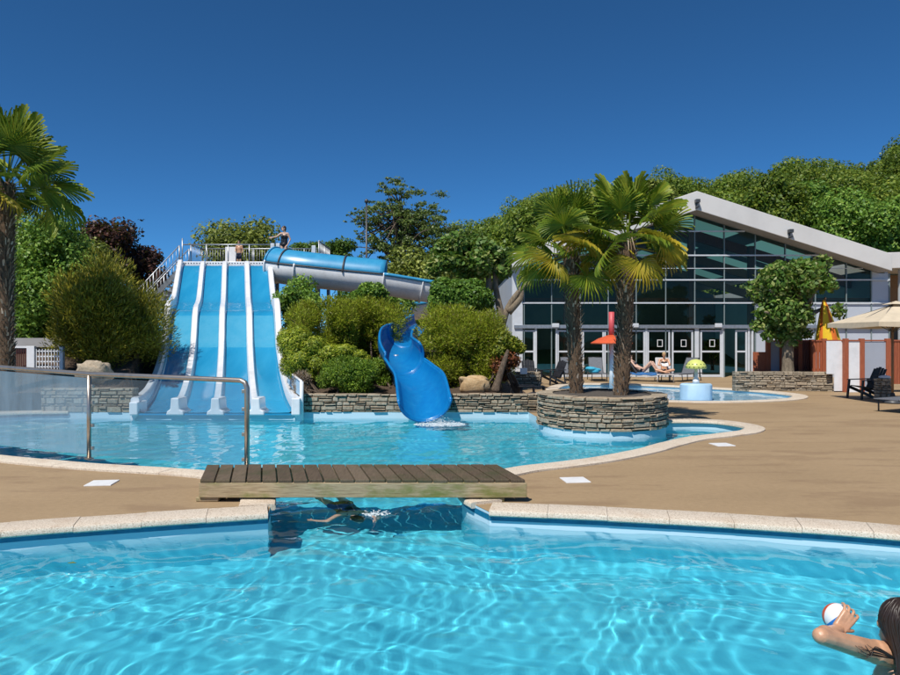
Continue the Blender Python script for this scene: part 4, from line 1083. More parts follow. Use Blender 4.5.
# ------------------------------------------------------------------ indoor pool hall
HY = 33.5
hl = thing('glazed_hall', 'large gabled indoor pool hall with a dark glazed front', 'building', (fx(697, HY), HY, 0))
X_ = lambda px: fx(px, HY)
Z_ = lambda py: fz(py, HY)
xa, xl, xr = X_(697), X_(522), X_(889)
RYF = 32.5
tz = lambda px, py: (fx(px, RYF), fz(py, RYF))
ap_t, ap_b = tz(697, 191), tz(697, 210); rt_t, rt_b = tz(892, 254), tz(892, 271); lf_t, lf_b = tz(512, 254), tz(512, 268)
mb = MB(); mb.prismY([lf_b, ap_b, rt_b, (rt_t[0], rt_t[1]-.03), (ap_t[0], ap_t[1]-.03), (lf_t[0], lf_t[1]-.03)], RYF+.06, 33.9); mb.build('roof_edge', M['roof'], hl)
mb = MB(); sky_ = []
for e_t in (lf_t, rt_t):                                   # sheet roof with translucent strips
    qs = [0, .12, .42, .55, .85, 1]; ysr = [33.91, 37, 41.6, 43, 47.6, 49, 53.6, 60]
    pt = lambda q: (ap_t[0]+(e_t[0]-ap_t[0])*q, ap_t[1]+(e_t[1]-ap_t[1])*q-.06)
    for i_ in range(5):
        for j_ in range(7):
            (x0, z0), (x1, z1) = pt(qs[i_]), pt(qs[i_+1]); y0, y1 = ysr[j_], ysr[j_+1]
            fc = [(x0, y0, z0), (x1, y0, z1), (x1, y1, z1), (x0, y1, z0)]
            if i_ in (1, 3) and j_ in (1, 3, 5): sky_.append(fc)
            else: mb.add(fc, [(0, 1, 2, 3)])
mb.build('roof', M['roof'], hl)
for fc in sky_: link_mesh('roof_light', fc, [(0, 1, 2, 3)], M['rooflight'], hl)
mb = MB(); mb.prismY([lf_b, (ap_b[0], ap_b[1]), rt_b, rt_t, ap_t, lf_t], RYF-.02, RYF+.055); mb.build('fascia', M['fascia'], hl, bevel=.02)
def roof_under(x):
    return np.interp(x, [lf_b[0], ap_b[0], rt_b[0]], [lf_b[1], ap_b[1], rt_b[1]])-.02
cols = [524, 551.5, 580, 608, 636, 665.5, 694.5, 724, 755, 785, 815, 846, 871, 889]
rows = [327, 303, 280, 255.5, 231.5, 200]
def clip_cell(x0, x1, z0, z1):
    xs_ = sorted({x0, x1} | ({xa} if x0 < xa < x1 else set()))
    tops = [(x, min(z1, float(roof_under(x)))) for x in xs_]
    # exact crossing of the roof line with z1
    pts = []
    for x in np.linspace(x0, x1, 25): pts.append((x, min(z1, float(roof_under(x)))))
    if max(p[1] for p in pts) - z0 < .12: return None
    pts = [(x, max(z0, z)) for x, z in pts]
    return [(x0, z0), (x1, z0)] + pts[::-1]
frames = MB()
for ci in range(len(cols)-1):
    x0, x1 = X_(cols[ci]), X_(cols[ci+1])
    for ri in range(len(rows)-1):
        z0, z1 = Z_(rows[ri]), Z_(rows[ri+1])
        poly = clip_cell(x0, x1, z0, z1)
        if poly is None: continue
        solid = (cols[ci] >= 755 and ri == 0) or cols[ci] == 871
        mb = MB(); mb.add([(x, HY, z) for x, z in poly], [tuple(range(len(poly)))])
        mb.build('wall_panel' if solid else 'window_pane', M['panel'] if solid else M['glass'], hl)
for ci, c in enumerate(cols):
    x = X_(c); zt = float(roof_under(x)); frames.bx(x-.022, x+.022, HY-.05, HY+.06, 0, zt)
mb_m = frames.build('mullions', M['mullion'], hl)
mb = MB()
for ri, rpy in enumerate(rows[1:-1]):
    z = Z_(rpy); xs_ = [x for x in np.linspace(X_(522), X_(889), 300) if roof_under(x) > z]
    mb.bx(xs_[0], xs_[-1], HY-.085, HY-.052, z-.032, z+.032)
z = Z_(268.5); xs_ = [x for x in np.linspace(X_(522), X_(889), 300) if roof_under(x) > z]; mb.bx(xs_[0], xs_[-1], HY-.075, HY-.052, z-.015, z+.015)
mb.build('transoms', M['alu'], hl)
mb = MB(); mb.bx(X_(514), X_(889), HY-.14, HY-.053, Z_(328.5), Z_(325)); mb.build('door_header', M['steel'], hl, bevel=.01)
for px in (555, 634, 717):
    mb = MB(); mb.bx(X_(px)-.17, X_(px)+.17, HY-.24, HY-.142, Z_(327.5), Z_(323.5)); mb.build('door_sensor', M['alu'], hl, bevel=.02)
def leaf_door(px0, px1, ang=0, notice=False, name='door', rail=351.5, top=330, hinge='l'):
    w_ = X_(px1)-X_(px0); h_ = Z_(top); zr = Z_(rail); hx = X_(px0) if hinge == 'l' else X_(px1); sg = 1 if hinge == 'l' else -1
    rot = Matrix.Rotation(-ang*sg, 3, 'Z'); ctr = Vector((hx, HY-.005, 0))
    def tr(mb): mb.v = [tuple(rot @ Vector((sg*v[0], v[1], v[2])) + ctr) for v in mb.v]; return mb
    mb = MB(); e = .085
    mb.bx(.006, e, -.03, .03, .012, h_); mb.bx(w_-e, w_-.006, -.03, .03, .012, h_); mb.bx(e, w_-e, -.028, .028, h_-e, h_-.002); mb.bx(e, w_-e, -.028, .028, .014, .13); mb.bx(e, w_-e, -.028, .028, zr-.04, zr+.04)
    o = tr(mb).build(name, M['alu'], hl)
    mb = MB(); mb.add([(e, 0, .13), (w_-e, 0, .13), (w_-e, 0, h_-e), (e, 0, h_-e)], [(0, 1, 2, 3)]); tr(mb).build('pane', M['glass'], o)
    if notice:
        mb = MB(); xc = w_*.55; zc = h_*.72
        for a, b, c, d in ((xc-.13, xc+.13, zc+.14, zc+.17), (xc-.13, xc+.13, zc-.17, zc-.14), (xc-.13, xc-.10, zc-.14, zc+.14), (xc+.10, xc+.13, zc-.14, zc+.14)): mb.bx(a, b, -.045, -.032, c, d)
        tr(mb).build('notice_frame', M['paper'], o)
    return o
for a, b, n_ in ((516, 535, 0), (557, 582, 0), (582, 604, 0), (604, 628, 0), (628, 645, 0), (647, 670, 1), (671.5, 693, 1), (700, 721.5, 1)):
    leaf_door(a, b, 0, bool(n_), 'door' if a > 640 else 'glazed_panel')
leaf_door(735, 747, R(0), False, 'door')
for px in (535.8, 556.4, 646, 696.5, 722.3, 748.5, 752):
    mb = MB(); wd = .1 if px == 696.5 else .045; mb.bx(X_(px)-wd, X_(px)+wd, HY-.06, HY+.05, 0, Z_(328.5)); mb.build('door_post', M['alu'], hl)
for a, b in ((755, 785), (785, 815), (815, 846), (846, 889)):
    mb = MB(); mb.bx(X_(a)+.03, X_(b)-.03, HY+.0, HY+.04, 0, Z_(327)-.03); mb.build('wall_panel', M['panel'], hl)
mb = MB(); mb.bx(X_(512), X_(522.5), HY-.06, HY+.3, 0, Z_(268)); mb.build('corner_post', M['alu'], hl)
# side and back walls, floor, interior beams
mb = MB(); mb.bx(X_(515), X_(515)+.15, HY+.31, 56, 0, 5.2); mb.build('side_wall', M['panel'], hl)
mb = MB(); mb.bx(X_(889)-.15, X_(889), HY+.1, 56, 0, 5.2); mb.build('side_wall', M['panel'], hl)
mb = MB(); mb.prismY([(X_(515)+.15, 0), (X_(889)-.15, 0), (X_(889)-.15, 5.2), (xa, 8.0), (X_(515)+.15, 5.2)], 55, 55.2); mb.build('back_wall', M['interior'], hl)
mb = MB()
for y in (36.5, 42, 48):
    mb.beam((X_(517), y, 4.7), (xa, y, 7.5), .25, .5); mb.beam((xa, y, 7.5), (X_(887), y, 4.7), .25, .5)
mb.bx(X_(525), X_(887), HY+.35, HY+.6, Z_(303)+.05, Z_(297.5)); mb.build('interior_beams', M['brownwood'], hl)
mb = MB()
for k, px in enumerate((568, 636, 694, 755, 812)):
    mb.bx(X_(px)-.14, X_(px)+.14, HY+.3, HY+.58, 0, float(roof_under(X_(px)))-.5)
mb.build('interior_posts', M['brownwood'], hl)
mb = MB(); mb.bx(X_(560), X_(830), 38, 50, -.0, .012); tag(mb.build('indoor_water', M['shallow']), kind='structure')
for px, py in ((697, 203), (790, 233)):
    q = P(px, py, RYF-.1); mb = MB(); mb.box((q[0], RYF-.16, q[2]+.08), (.2, .24, .16)); mb.box((q[0]-.02, RYF-.07, q[2]-.1), (.08, .1, .3)); mb.box((q[0]+.02, RYF-.16, q[2]-.17), (.12, .2, .1)); mb.build('floodlight', M['darkmetal'], hl, bevel=.015)
# neighbouring annex at the right edge
an = thing('annex', 'low annex with a pale fascia and dark recess right of the hall', 'building', (24.5, 36, 0))
mb = MB(); mb.prismY([(fx(889, 33), fz(268, 33)), (30, fz(268, 33)+.3), (30, fz(252, 33)+.3), (fx(889, 33), fz(252, 33))], 33.2, 44); mb.build('roof', M['fascia'], an, bevel=.02)
mb = MB(); mb.bx(21.45, 30, 37, 37.2, 0, 5.2); mb.build('wall', M['brownwood'], an)
mb = MB(); mb.bx(23, 24.2, 36.9, 36.99, 0, 2.3); mb.build('door', M['dark'], an)
mb = MB(); mb.bx(21.6, 21.75, 33.6, 33.75, 0, fz(268, 33)); mb.bx(26.6, 26.75, 33.6, 33.75, 0, fz(268, 33)+.1); mb.build('post', M['alu'], an)

# ------------------------------------------------------------------ fence of red posts and panels
fe = thing('panel_fence', 'fence of terracotta posts with white, grey and slatted panels before the hall', 'fence', (fx(845, 24.4), 24.4, 0))
Yl, Yr = 26.6, 24.3
def fpost(px, Yf, top=338.5, z0=0): 
    mb = MB(); x = fx(px, Yf); mb.bx(x-.075, x+.075, Yf-.075, Yf+.075, z0, fz(top, Yf)); mb.build('post', M['redwood'], fe, bevel=.01)
def fpanel(a, b, Yf, top, bot, mat, name='panel'):
    mb = MB(); mb.bx(fx(a, Yf), fx(b, Yf), Yf-.02, Yf+.02, max(.0, fz(bot, Yf)), fz(top, Yf)); return mb.build(name, M[mat], fe, bevel=.004)
def fslats(a, b, Yf, top, bot, mat, n):
    mb = MB()
    for k in range(n):
        x0 = fx(a+(b-a)*k/n, Yf); x1 = fx(a+(b-a)*(k+.78)/n, Yf); mb.bx(x0, x1, Yf-.02, Yf+.02, max(.03, fz(bot, Yf)), fz(top, Yf))
    for q in (.18, .85):
        z = fz(bot+(top-bot)*q, Yf); mb.bx(fx(a, Yf), fx(b, Yf), Yf+.021, Yf+.06, z-.04, z+.04)
    mb.build('slats', M[mat], fe)
for px in (768, 781, 799.5, 811.5): fpost(px, Yl, 339.5)
fpost(824, 25.02, 338.5)
for px in (845.5, 861.5, 887.5, 912, 936): fpost(px, Yr)
fpanel(753, 767, Yl, 352, 373, 'redwood'); fpanel(769.5, 779.5, Yl, 341, 373, 'greypanel')
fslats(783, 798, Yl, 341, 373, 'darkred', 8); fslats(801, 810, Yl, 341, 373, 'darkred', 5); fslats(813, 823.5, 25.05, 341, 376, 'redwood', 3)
fpanel(826.5, 834, Yr+.1, 341, 374, 'white'); fpanel(834, 843, Yr+.1, 341, 391, 'white'); fpanel(848, 859.5, Yr, 341, 393, 'white'); fpanel(863.5, 885.5, Yr, 341.5, 395, 'greypanel')
fslats(889.5, 910, Yr, 341, 384, 'redwood', 8); fslats(914, 934, Yr, 341, 384, 'redwood', 8)
mb = MB(); mb.beam((fx(768, Yl), Yl-.0, fz(341, Yl)), (fx(812, Yl), Yl, fz(340.5, Yl)), .09, .05); mb.beam((fx(812, 25.05), 25.05, fz(340.5, 25.05)), (fx(824, 25.05), 25.05, fz(340.5, 25.05)), .09, .05); mb.beam((fx(824, 25.02), 25.02, fz(340.5, 25.02)), (fx(845, Yr), Yr, fz(340.5, Yr)), .09, .05); mb.beam((fx(845, Yr), Yr, fz(340.5, Yr)), (fx(936, Yr), Yr, fz(340.5, Yr)), .09, .05); mb.build('top_rail', M['redwood'], fe)

# folded yellow and orange parasol behind the fence
fp = thing('folded_parasol', 'closed yellow and orange striped parasol standing behind the fence', 'parasol', (fx(830, 25.5), 25.5, 0))
for j, mt in enumerate(('orange', 'yellow')):
    mb = MB(); n = 16; q0 = P(824, 300, 25.5); zs = np.linspace(fz(300, 25.5), fz(352, 25.5), 9)
    vs = []
    for k, z in enumerate(zs):
        t_ = k/8; rad_ = .05+.42*t_**.8
        for a in range(n):
            an_ = 2*math.pi*a/n; fold = 1+.22*math.cos(an_*5)*min(1, t_*1.8)
            vs.append((q0[0]+.18*t_+rad_*fold*math.cos(an_), 25.5+rad_*fold*.8*math.sin(an_), z))
    fs = [(k*n+a, k*n+(a+1) % n, (k+1)*n+(a+1) % n, (k+1)*n+a) for k in range(8) for a in range(n) if ((a//2) % 2 == 0) == (j == 0)]
    mb.add(vs, fs); mb.build('canopy_'+('orange' if j == 0 else 'yellow')+'_stripe', M[mt], fp, smooth=True)
mb = MB(); mb.tube([(fx(826, 25.5), 25.5, 0), (fx(825, 25.5), 25.5, fz(298, 25.5))], .025, 8); mb.ell((fx(825, 25.5), 25.5, fz(298.5, 25.5)), .05); mb.build('pole', M['brownwood'], fp, smooth=True)

# beige parasol
PY = 20.2; pc = fx(896, PY)
pa = thing('beige_parasol', 'open beige square parasol on a dark pole at the right edge', 'parasol', (pc, PY, 0))
zb, ztp = fz(323.5, PY), fz(304, PY); hw = 1.28
mb = MB(); n = 12
ring = []
for k in range(n+1):
    t_ = k/n
    ring.append([])
mb2 = MB(); vs = []
lev = 7
per = [(-1, -1), (0, -1), (1, -1), (1, 0), (1, 1), (0, 1), (-1, 1), (-1, 0)]
for k in range(lev+1):
    t_ = .06+.94*k/lev; sag = .10*math.sin(math.pi*t_)
    for (a, b) in per: 
        ed = 1 if (a == 0 or b == 0) else 0
        vs.append((pc+a*hw*t_, PY+b*hw*t_, ztp-(ztp-zb-.02)*t_-sag*(.55 if ed else .25)*t_))
fs = [(k*8+a, k*8+(a+1) % 8, (k+1)*8+(a+1) % 8, (k+1)*8+a) for k in range(lev) for a in range(8)]
for (a, b) in per: vs.append((pc+a*hw*1.0, PY+b*hw*1.0, zb-.10-(.04 if (a == 0 or b == 0) else 0)))
fs += [(lev*8+a, lev*8+(a+1) % 8, (lev+1)*8+(a+1) % 8, (lev+1)*8+a) for a in range(8)]
mb2.add(vs, fs); o = mb2.build('canopy', M['canvas'], pa); s = o.modifiers.new('solid', 'SOLIDIFY'); s.thickness = .006
mb = MB(); vs = []
for k in range(3):
    t_ = k/2
    for (a, b) in per: vs.append((pc+a*hw*.2*t_, PY+b*hw*.2*t_, ztp+.09-.10*t_))
mb.add(vs, [(k*8+a, k*8+(a+1) % 8, (k+1)*8+(a+1) % 8, (k+1)*8+a) for k in range(2) for a in range(8)]); mb.build('vent_cap', M['canvas'], pa)
mb = MB(); mb.tube([(pc-.1, PY, 0), (pc-.1, PY, ztp+.05)], .034, 10); mb.build('pole', M['brownwood'], pa, smooth=True)
mb = MB()
for a, b in per: mb.tube([(pc-.1, PY, zb-.25), (pc+a*hw*.5, PY+b*hw*.5, ztp-(ztp-zb)*.5-.06)], .012, 6); mb.tube([(pc-.1, PY, ztp-.02), (pc+a*hw*.98, PY+b*hw*.98, zb-.03)], .012, 6)
mb.build('ribs', M['darkmetal'], pa)
mb = MB(); mb.lathe([(.26, 0), (.26, .06), (.1, .1), (.05, .3)], (pc-.1, PY, 0), 20); mb.build('base', M['darkmetal'], pa, smooth=True)
# stone clad tub next to the pole
st = thing('stone_tub', 'small stone clad tub between the black chair and the parasol pole', 'planter', (fx(884, 21.2), 21.2, 0))
cc = (fx(883, 21.2), 21.2); circ = [(cc[0]+.22*math.cos(a), cc[1]+.22*math.sin(a)) for a in np.linspace(0, 2*math.pi, 25)]
mb = MB(); stone_course(mb, circ, 0, .68, .1, .12, .12, .2, seed=4, side=-1); mb.build('stones', M['stone'], st)
mb = MB(); mb.lathe([(.19, 0), (.19, .62), (.02, .63)], (*cc, 0), 20); mb.build('core', M['mortar'], st)
mb = MB(); mb.ell((cc[0]+.05, cc[1], .70), (.17, .15, .06)); mb.build('cushion', M['paper'], st, smooth=True)

# ------------------------------------------------------------------ chairs
def armchair(label, group):
    t = thing('black_armchair', label, 'chair', (0, 0, 0), group); m = M['blackplastic']     # faces -X
    mb = MB()
    for k in range(5): y = -.22+k*.11; mb.beam((-.32, y, .40), (.20, y, .28), .10, .022)
    mb.build('seat', m, t, bevel=.006)
    mb = MB()
    for k in range(5): y = -.22+k*.11; mb.beam((.18, y, .26), (.50, y, .98-abs(k-2)*.03), .10, .022, up=(1, 0, 0))
    mb.beam((.38, -.25, .70), (.38, .25, .70), .03, .03); mb.build('backrest', m, t, bevel=.006)
    for s_ in (-1, 1):
        mb = MB(); mb.beam((-.38, s_*.31, .58), (.40, s_*.31, .60), .11, .028); mb.build('armrest', m, t, bevel=.01)
        mb = MB(); mb.beam((-.34, s_*.30, .57), (-.40, s_*.31, 0), .07, .05, up=(1, 0, 0)); mb.build('leg', m, t, bevel=.01)
        mb = MB(); mb.beam((-.36, s_*.28, .36), (.48, s_*.29, .01), .045, .09); mb.build('leg', m, t, bevel=.01)
        mb = MB(); mb.beam((.30, s_*.30, .60), (.40, s_*.30, .02), .045, .06, up=(1, 0, 0)); mb.build('rear_stay', m, t, bevel=.01)
    return t
GC = 'black plastic armchairs around the pool'
ch = armchair('black plastic armchair in side view before the grey fence panel', GC); place(ch, (fx(866, 21.8), 21.8, 0), R(8))
for px, Yc, rz, lab in ((527, 18.9, R(200), 'black armchair just behind the stone wall end, half hidden by the round planter'),
                        (530, 29.0, R(95), 'black armchair nearest the open hall doorway on the left'),
                        (553, 28.2, R(30), 'black armchair in front of the open hall doorway, turned sideways')):
    c = copy_tree(ch); c['label'] = lab; place(c, (fx(px, Yc), Yc, 0), rz)

def lounger(label, group, sling='greymesh', frame='darkmetal'):
    t = thing('sun_lounger', label, 'sun lounger', (0, 0, 0), group)        # foot end towards -Y
    for s_ in (-1, 1):
        mb = MB(); mb.tube([(s_*.31, -.95, .33), (s_*.31, .95, .33)], .022, 8); mb.build('side_rail', M[frame], t, smooth=True)
        for y in (-.75, .7):
            mb = MB(); mb.tube([(s_*.31, y, .33), (s_*.33, y+.04, 0)], .02, 8); mb.build('leg', M[frame], t, smooth=True)
    mb = MB(); mb.bx(-.30, .30, -.95, .22, .325, .345); mb.build('seat', M[sling], t, bevel=.004)
    mb = MB(); mb.beam((0, .22, .335), (0, .62, 1.00), .60, .02, up=(0, -1, 0)); mb.build('backrest', M[sling], t, bevel=.004)
    mb = MB()
    for s_ in (-1, 1): mb.tube([(s_*.30, .22, .335), (s_*.30, .62, 1.0)], .018, 8)
    mb.tube([(-.30, .62, 1.0), (.30, .62, 1.0)], .018, 8); mb.tube([(-.25, .85, .33), (-.25, .5, .75)], .012, 6); mb.tube([(.25, .85, .33), (.25, .5, .75)], .012, 6); mb.build('back_frame', M[frame], t, smooth=True)
    return t
GL = 'sun loungers along the hall front'
l0 = lounger('grey sun lounger with nothing on it, left of the left palm trunk', GL); place(l0, (fx(570, 31.2), 31.2, 0), R(4))
for px, Yc, rz, lab in ((597, 31.0, R(-4), 'grey sun lounger with a cyan towel between the palm trunks'), (685, 30.6, R(-50), 'dark empty sun lounger right of the reading woman'), (643, 30.6, R(62), 'sun lounger under a blue towel with the sunbather lying on it')):
    c = copy_tree(l0); c['label'] = lab; place(c, (fx(px, Yc), Yc, 0), rz)
l1 = lounger('pale sun lounger on which the reading woman sits', GL, 'palemesh', 'alu'); place(l1, (fx(664, 30.2), 30.2, 0), R(-12))
# lounger at the right edge on the deck
c = copy_tree(l0); c['label'] = 'dark sun lounger at the right edge under the beige parasol'; place(c, (fx(913, 17.9), 18.1, 0), R(-62))
def towel(name, label, c, d, rz, mat):
    mb = MB(); nx_, ny_ = 14, 10; r = random.Random(hash(label) % 99)
    vs = []
    for a in range(nx_+1):
        for b in range(ny_+1):
            u, v_ = a/nx_-.5, b/ny_-.5; z = .02*math.sin(a*1.3+b*.7)+.015*math.sin(b*2.1) - max(0, abs(v_)-.38)*1.6*d[2]
            p = Matrix.Rotation(rz, 3, 'Z') @ Vector((u*d[0], v_*d[1], z)); vs.append((c[0]+p.x, c[1]+p.y, c[2]+p.z))
    k = ny_+1; mb.add(vs, [(a*k+b, a*k+b+1, (a+1)*k+b+1, (a+1)*k+b) for a in range(nx_) for b in range(ny_)])
    o = mb.build(name, M[mat], smooth=True); s = o.modifiers.new('solid', 'SOLIDIFY'); s.thickness = .02; s.offset = 1
    return tag(o, label, 'towel')
mb = MB(); q = (fx(594, 30.8), 30.75, .43)
for k in range(7): mb.ell((q[0]+rnd.uniform(-.2, .2), q[1]+rnd.uniform(-.15, .15), .40+rnd.uniform(0, .14)), (.2, .16, .09))
o = mb.build('towel', M['cyan'], smooth=True); rm = o.modifiers.new('rm', 'REMESH'); rm.mode = 'VOXEL'; rm.voxel_size = .025; rm.use_smooth_shade = True
tag(o, 'crumpled cyan towel on the grey lounger between the palm trunks', 'towel')
towel('towel', 'blue towel spread under the sunbather with bent knees', (fx(643, 30.55), 30.55, .365), (1.55, .74, .5), R(62)+R(90), 'towel')

# ------------------------------------------------------------------ fountains
mf = thing('mushroom_fountain', 'lime spotted dome fountain on a white stem in the shallow pool', 'fountain', (fx(696, 22.3), 22.3, -.1))
FYY = 22.3; q = fx(696, FYY)
mb = MB(); mb.lathe([(.5, -.32), (.5, fz(383.5, FYY)-.04), (.46, fz(383.5, FYY)), (.02, fz(383.5, FYY)+.01)], (q, FYY, 0), 28, sy=.8); mb.build('plinth', M['lightblue'], mf, smooth=True, auto=True)
mb = MB(); mb.lathe([(.11, fz(383, FYY)), (.10, fz(380, FYY)), (.055, fz(377, FYY)), (.05, fz(367, FYY))], (q, FYY, 0), 14); mb.build('stem', M['white'], mf, smooth=True)
mb = MB(); zc = fz(368.5, FYY); mb.lathe([(.02, zc), (.30, zc-.005), (.325, zc+.01), (.30, zc+.11), (.24, zc+.20), (.15, zc+.27), (.02, zc+.30)], (q, FYY, 0), 28); cap_ = mb.build('dome', M['lime'], mf, smooth=True)
mb = MB()
for k in range(14):
    a = 2*math.pi*k/14
    for zz, rr_2 in ((.05, .316), (.14, .278)): mb.ell((q+rr_2*math.cos(a+zz*3), FYY+rr_2*math.sin(a+zz*3), zc+zz), .02, 8, 6)
mb.build('spots', M['spot'], cap_, smooth=True)
rf_ = thing('red_parasol_fountain', 'red disc shaped spray post half hidden by the right palm trunk', 'fountain', (fx(611.5, 27), 27, -.1))
q = fx(611.5, 27)
mb = MB(); mb.tube([(q, 27, -.3), (q, 27, fz(343, 27))], .085, 12); mb.build('pole', M['white'], rf_, smooth=True)
mb = MB(); mb.tube([(q, 27, fz(338, 27)), (q, 27, fz(312, 27))], .11, 12); mb.build('upper_pole', M['pinkred'], rf_, smooth=True)
mb = MB(); mb.lathe([(.05, fz(343.5, 27)), (.78, fz(344, 27)), (.80, fz(343, 27)), (.5, fz(338.5, 27)), (.12, fz(335, 27))], (q, 27, 0), 28); mb.build('disc', M['red'], rf_, smooth=True, auto=True)
# small white notice on the low planter
mb = MB(); mb.bx(fx(520, 26.9), fx(527, 26.9), 26.83, 26.86, fz(374, 26.9), fz(368, 26.9)); tag(mb.build('notice', M['paper'], bevel=.004), 'small white notice on the low stone planter by the hall entrance', 'sign')
# potted greenery inside the doorway
shrub('indoor_plant', 'leafy plant seen through the open right hall doorway', (X_(729), 35.5, .3), [(X_(728), 35.5, 1.5, .35, .3, .35), (X_(731), 35.5, 1.1, .3, .3, .3)], 900, .22, 'leaf', 61, .4, .3, .7, .5, stems=4, cat='plant')

# lamp mast, white gate, bird
lm = thing('lamp_mast', 'thin dark lamp mast standing in front of the tall airy tree', 'lamp', (fx(366.5, 50), 50, 0))
mb = MB(); q = fx(366.5, 50); mb.tube([(q, 50, 0), (q, 50, fz(203, 50))], [.11, .06], 8); mb.build('pole', M['darkmetal'], lm, smooth=True)
mb = MB(); mb.lathe([(.05, 0), (.16, .05), (.13, .22), (.02, .30)], (q, 50, fz(203, 50)), 10); mb.build('lamp_head', M['darkmetal'], lm, smooth=True)
wg = thing('white_gate', 'white gate with dark red slats and lattice left of the bronze conifer', 'gate', (fx(32, 21.5), 21.5, 0))
gY = 21.5
for px in (13, 31.5, 62):
    mb = MB(); x = fx(px, gY); mb.bx(x-(.12 if px == 31.5 else .06), x+(.12 if px == 31.5 else .06), gY-.06, gY+.06, 0, fz(346, gY)); mb.build('post', M['white'], wg, bevel=.01)
mb = MB()
for k in range(7): x = fx(15+k*2.1, gY); mb.bx(x-.012, x+.012, gY-.01, gY+.01, .2, fz(348, gY))
mb.build('red_slats', M['darkred'], wg)
mb = MB(); mb.bx(fx(14.9, gY), fx(27.8, gY), gY-.03, gY+.03, fz(348, gY), fz(346, gY)); mb.bx(fx(14.9, gY), fx(27.8, gY), gY-.03, gY+.03, .12, .2)
for a in range(9):
    x = fx(36.5+a*3, gY); mb.bx(x-.012, x+.012, gY-.012, gY+.0, .1, fz(349, gY))
for a in range(9): z = .2+a*.16; mb.bx(fx(35.6, gY), fx(60.5, gY), gY+.004, gY+.02, z-.02, z+.02)
mb.build('lattice', M['white'], wg)
sr = thing('shed', 'grey roofed shed behind the white gate', 'shed', (fx(38, 23.5), 23.5, 0))
mb = MB(); mb.prismY([(fx(8, 23.5), fz(347, 23.5)), (fx(72, 23.5), fz(347, 23.5)), (fx(60, 23.5), fz(338, 23.5)), (fx(18, 23.5), fz(338, 23.5))], 23.3, 25.5); mb.build('roof', M['roof'], sr)
mb = MB(); mb.bx(fx(13, 23.5), fx(66, 23.5), 23.6, 25.3, 0, fz(347.2, 23.5)); mb.build('wall', M['interior'], sr)
bp = Vector(P(141.5, 220.5, 45)); bd = thing('bird', 'small dark bird flying in the sky left of the slide tower', 'bird', bp)
mb = MB(); mb.ell(bp, (.06, .15, .055)); mb.ell(bp+Vector((0, -.16, .02)), .045)
for s_ in (-1, 1): mb.add([bp+Vector((s_*.04, -.06, .02)), bp+Vector((s_*.04, .07, .02)), bp+Vector((s_*.19, .05, .07)), bp+Vector((s_*.30, .03, .03)), bp+Vector((s_*.18, -.07, .08))], [(0, 1, 2, 4), (4, 2, 3)])
mb.add([bp+Vector((-.03, .12, 0)), bp+Vector((.03, .12, 0)), bp+Vector((.06, .27, .0)), bp+Vector((-.06, .27, .0))], [(0, 1, 2, 3)])
o = mb.build('body', M['blackplastic'], bd, smooth=True)

# ------------------------------------------------------------------ people
def finger(mb, base, d, nrm, L, r, curls):
    """three phalanges bending towards nrm"""
    p = Vector(base); d = Vector(d).normalized(); nrm = Vector(nrm).normalized(); side = d.cross(nrm).normalized()
    for k, (fr, c) in enumerate(zip((.45, .32, .23), curls)):
        d = Matrix.Rotation(c, 3, side) @ d
        q = p+d*L*fr; mb.cap(p, q, r*(1-.1*k), r*(.92-.1*k), 8); p = q
def hand(mb, wrist, d, palm_n, thumb_side, s=1, curl=.35, fingers=(1, 1, 1, 1), spread=.16):
    w_ = Vector(wrist); d = Vector(d).normalized(); n = Vector(palm_n).normalized(); n = (n-d*n.dot(d)).normalized(); side = d.cross(n).normalized()*thumb_side
    pl = .085*s
    for u in (-.026, -.009, .009, .026): mb.cap(w_+d*.008*s+side*u*s*.75, w_+d*pl+side*u*s, .0135*s, .0125*s, 8)
    for i, (u, L) in enumerate(((.030, .068), (.010, .076), (-.010, .071), (-.029, .056))):
        fd = d+side*(spread*1.7*(1.5-i)/1.5)
        finger(mb, w_+d*(pl+.002)+side*u*s, fd, n, L*s, .0080*s, [curl*.8, curl*1.1, curl*.8])
    finger(mb, w_+d*.028*s+side*.030*s, d*.65+side*.8+n*.35, n, .062*s, .0105*s, [.1, curl*.5, curl*.4])

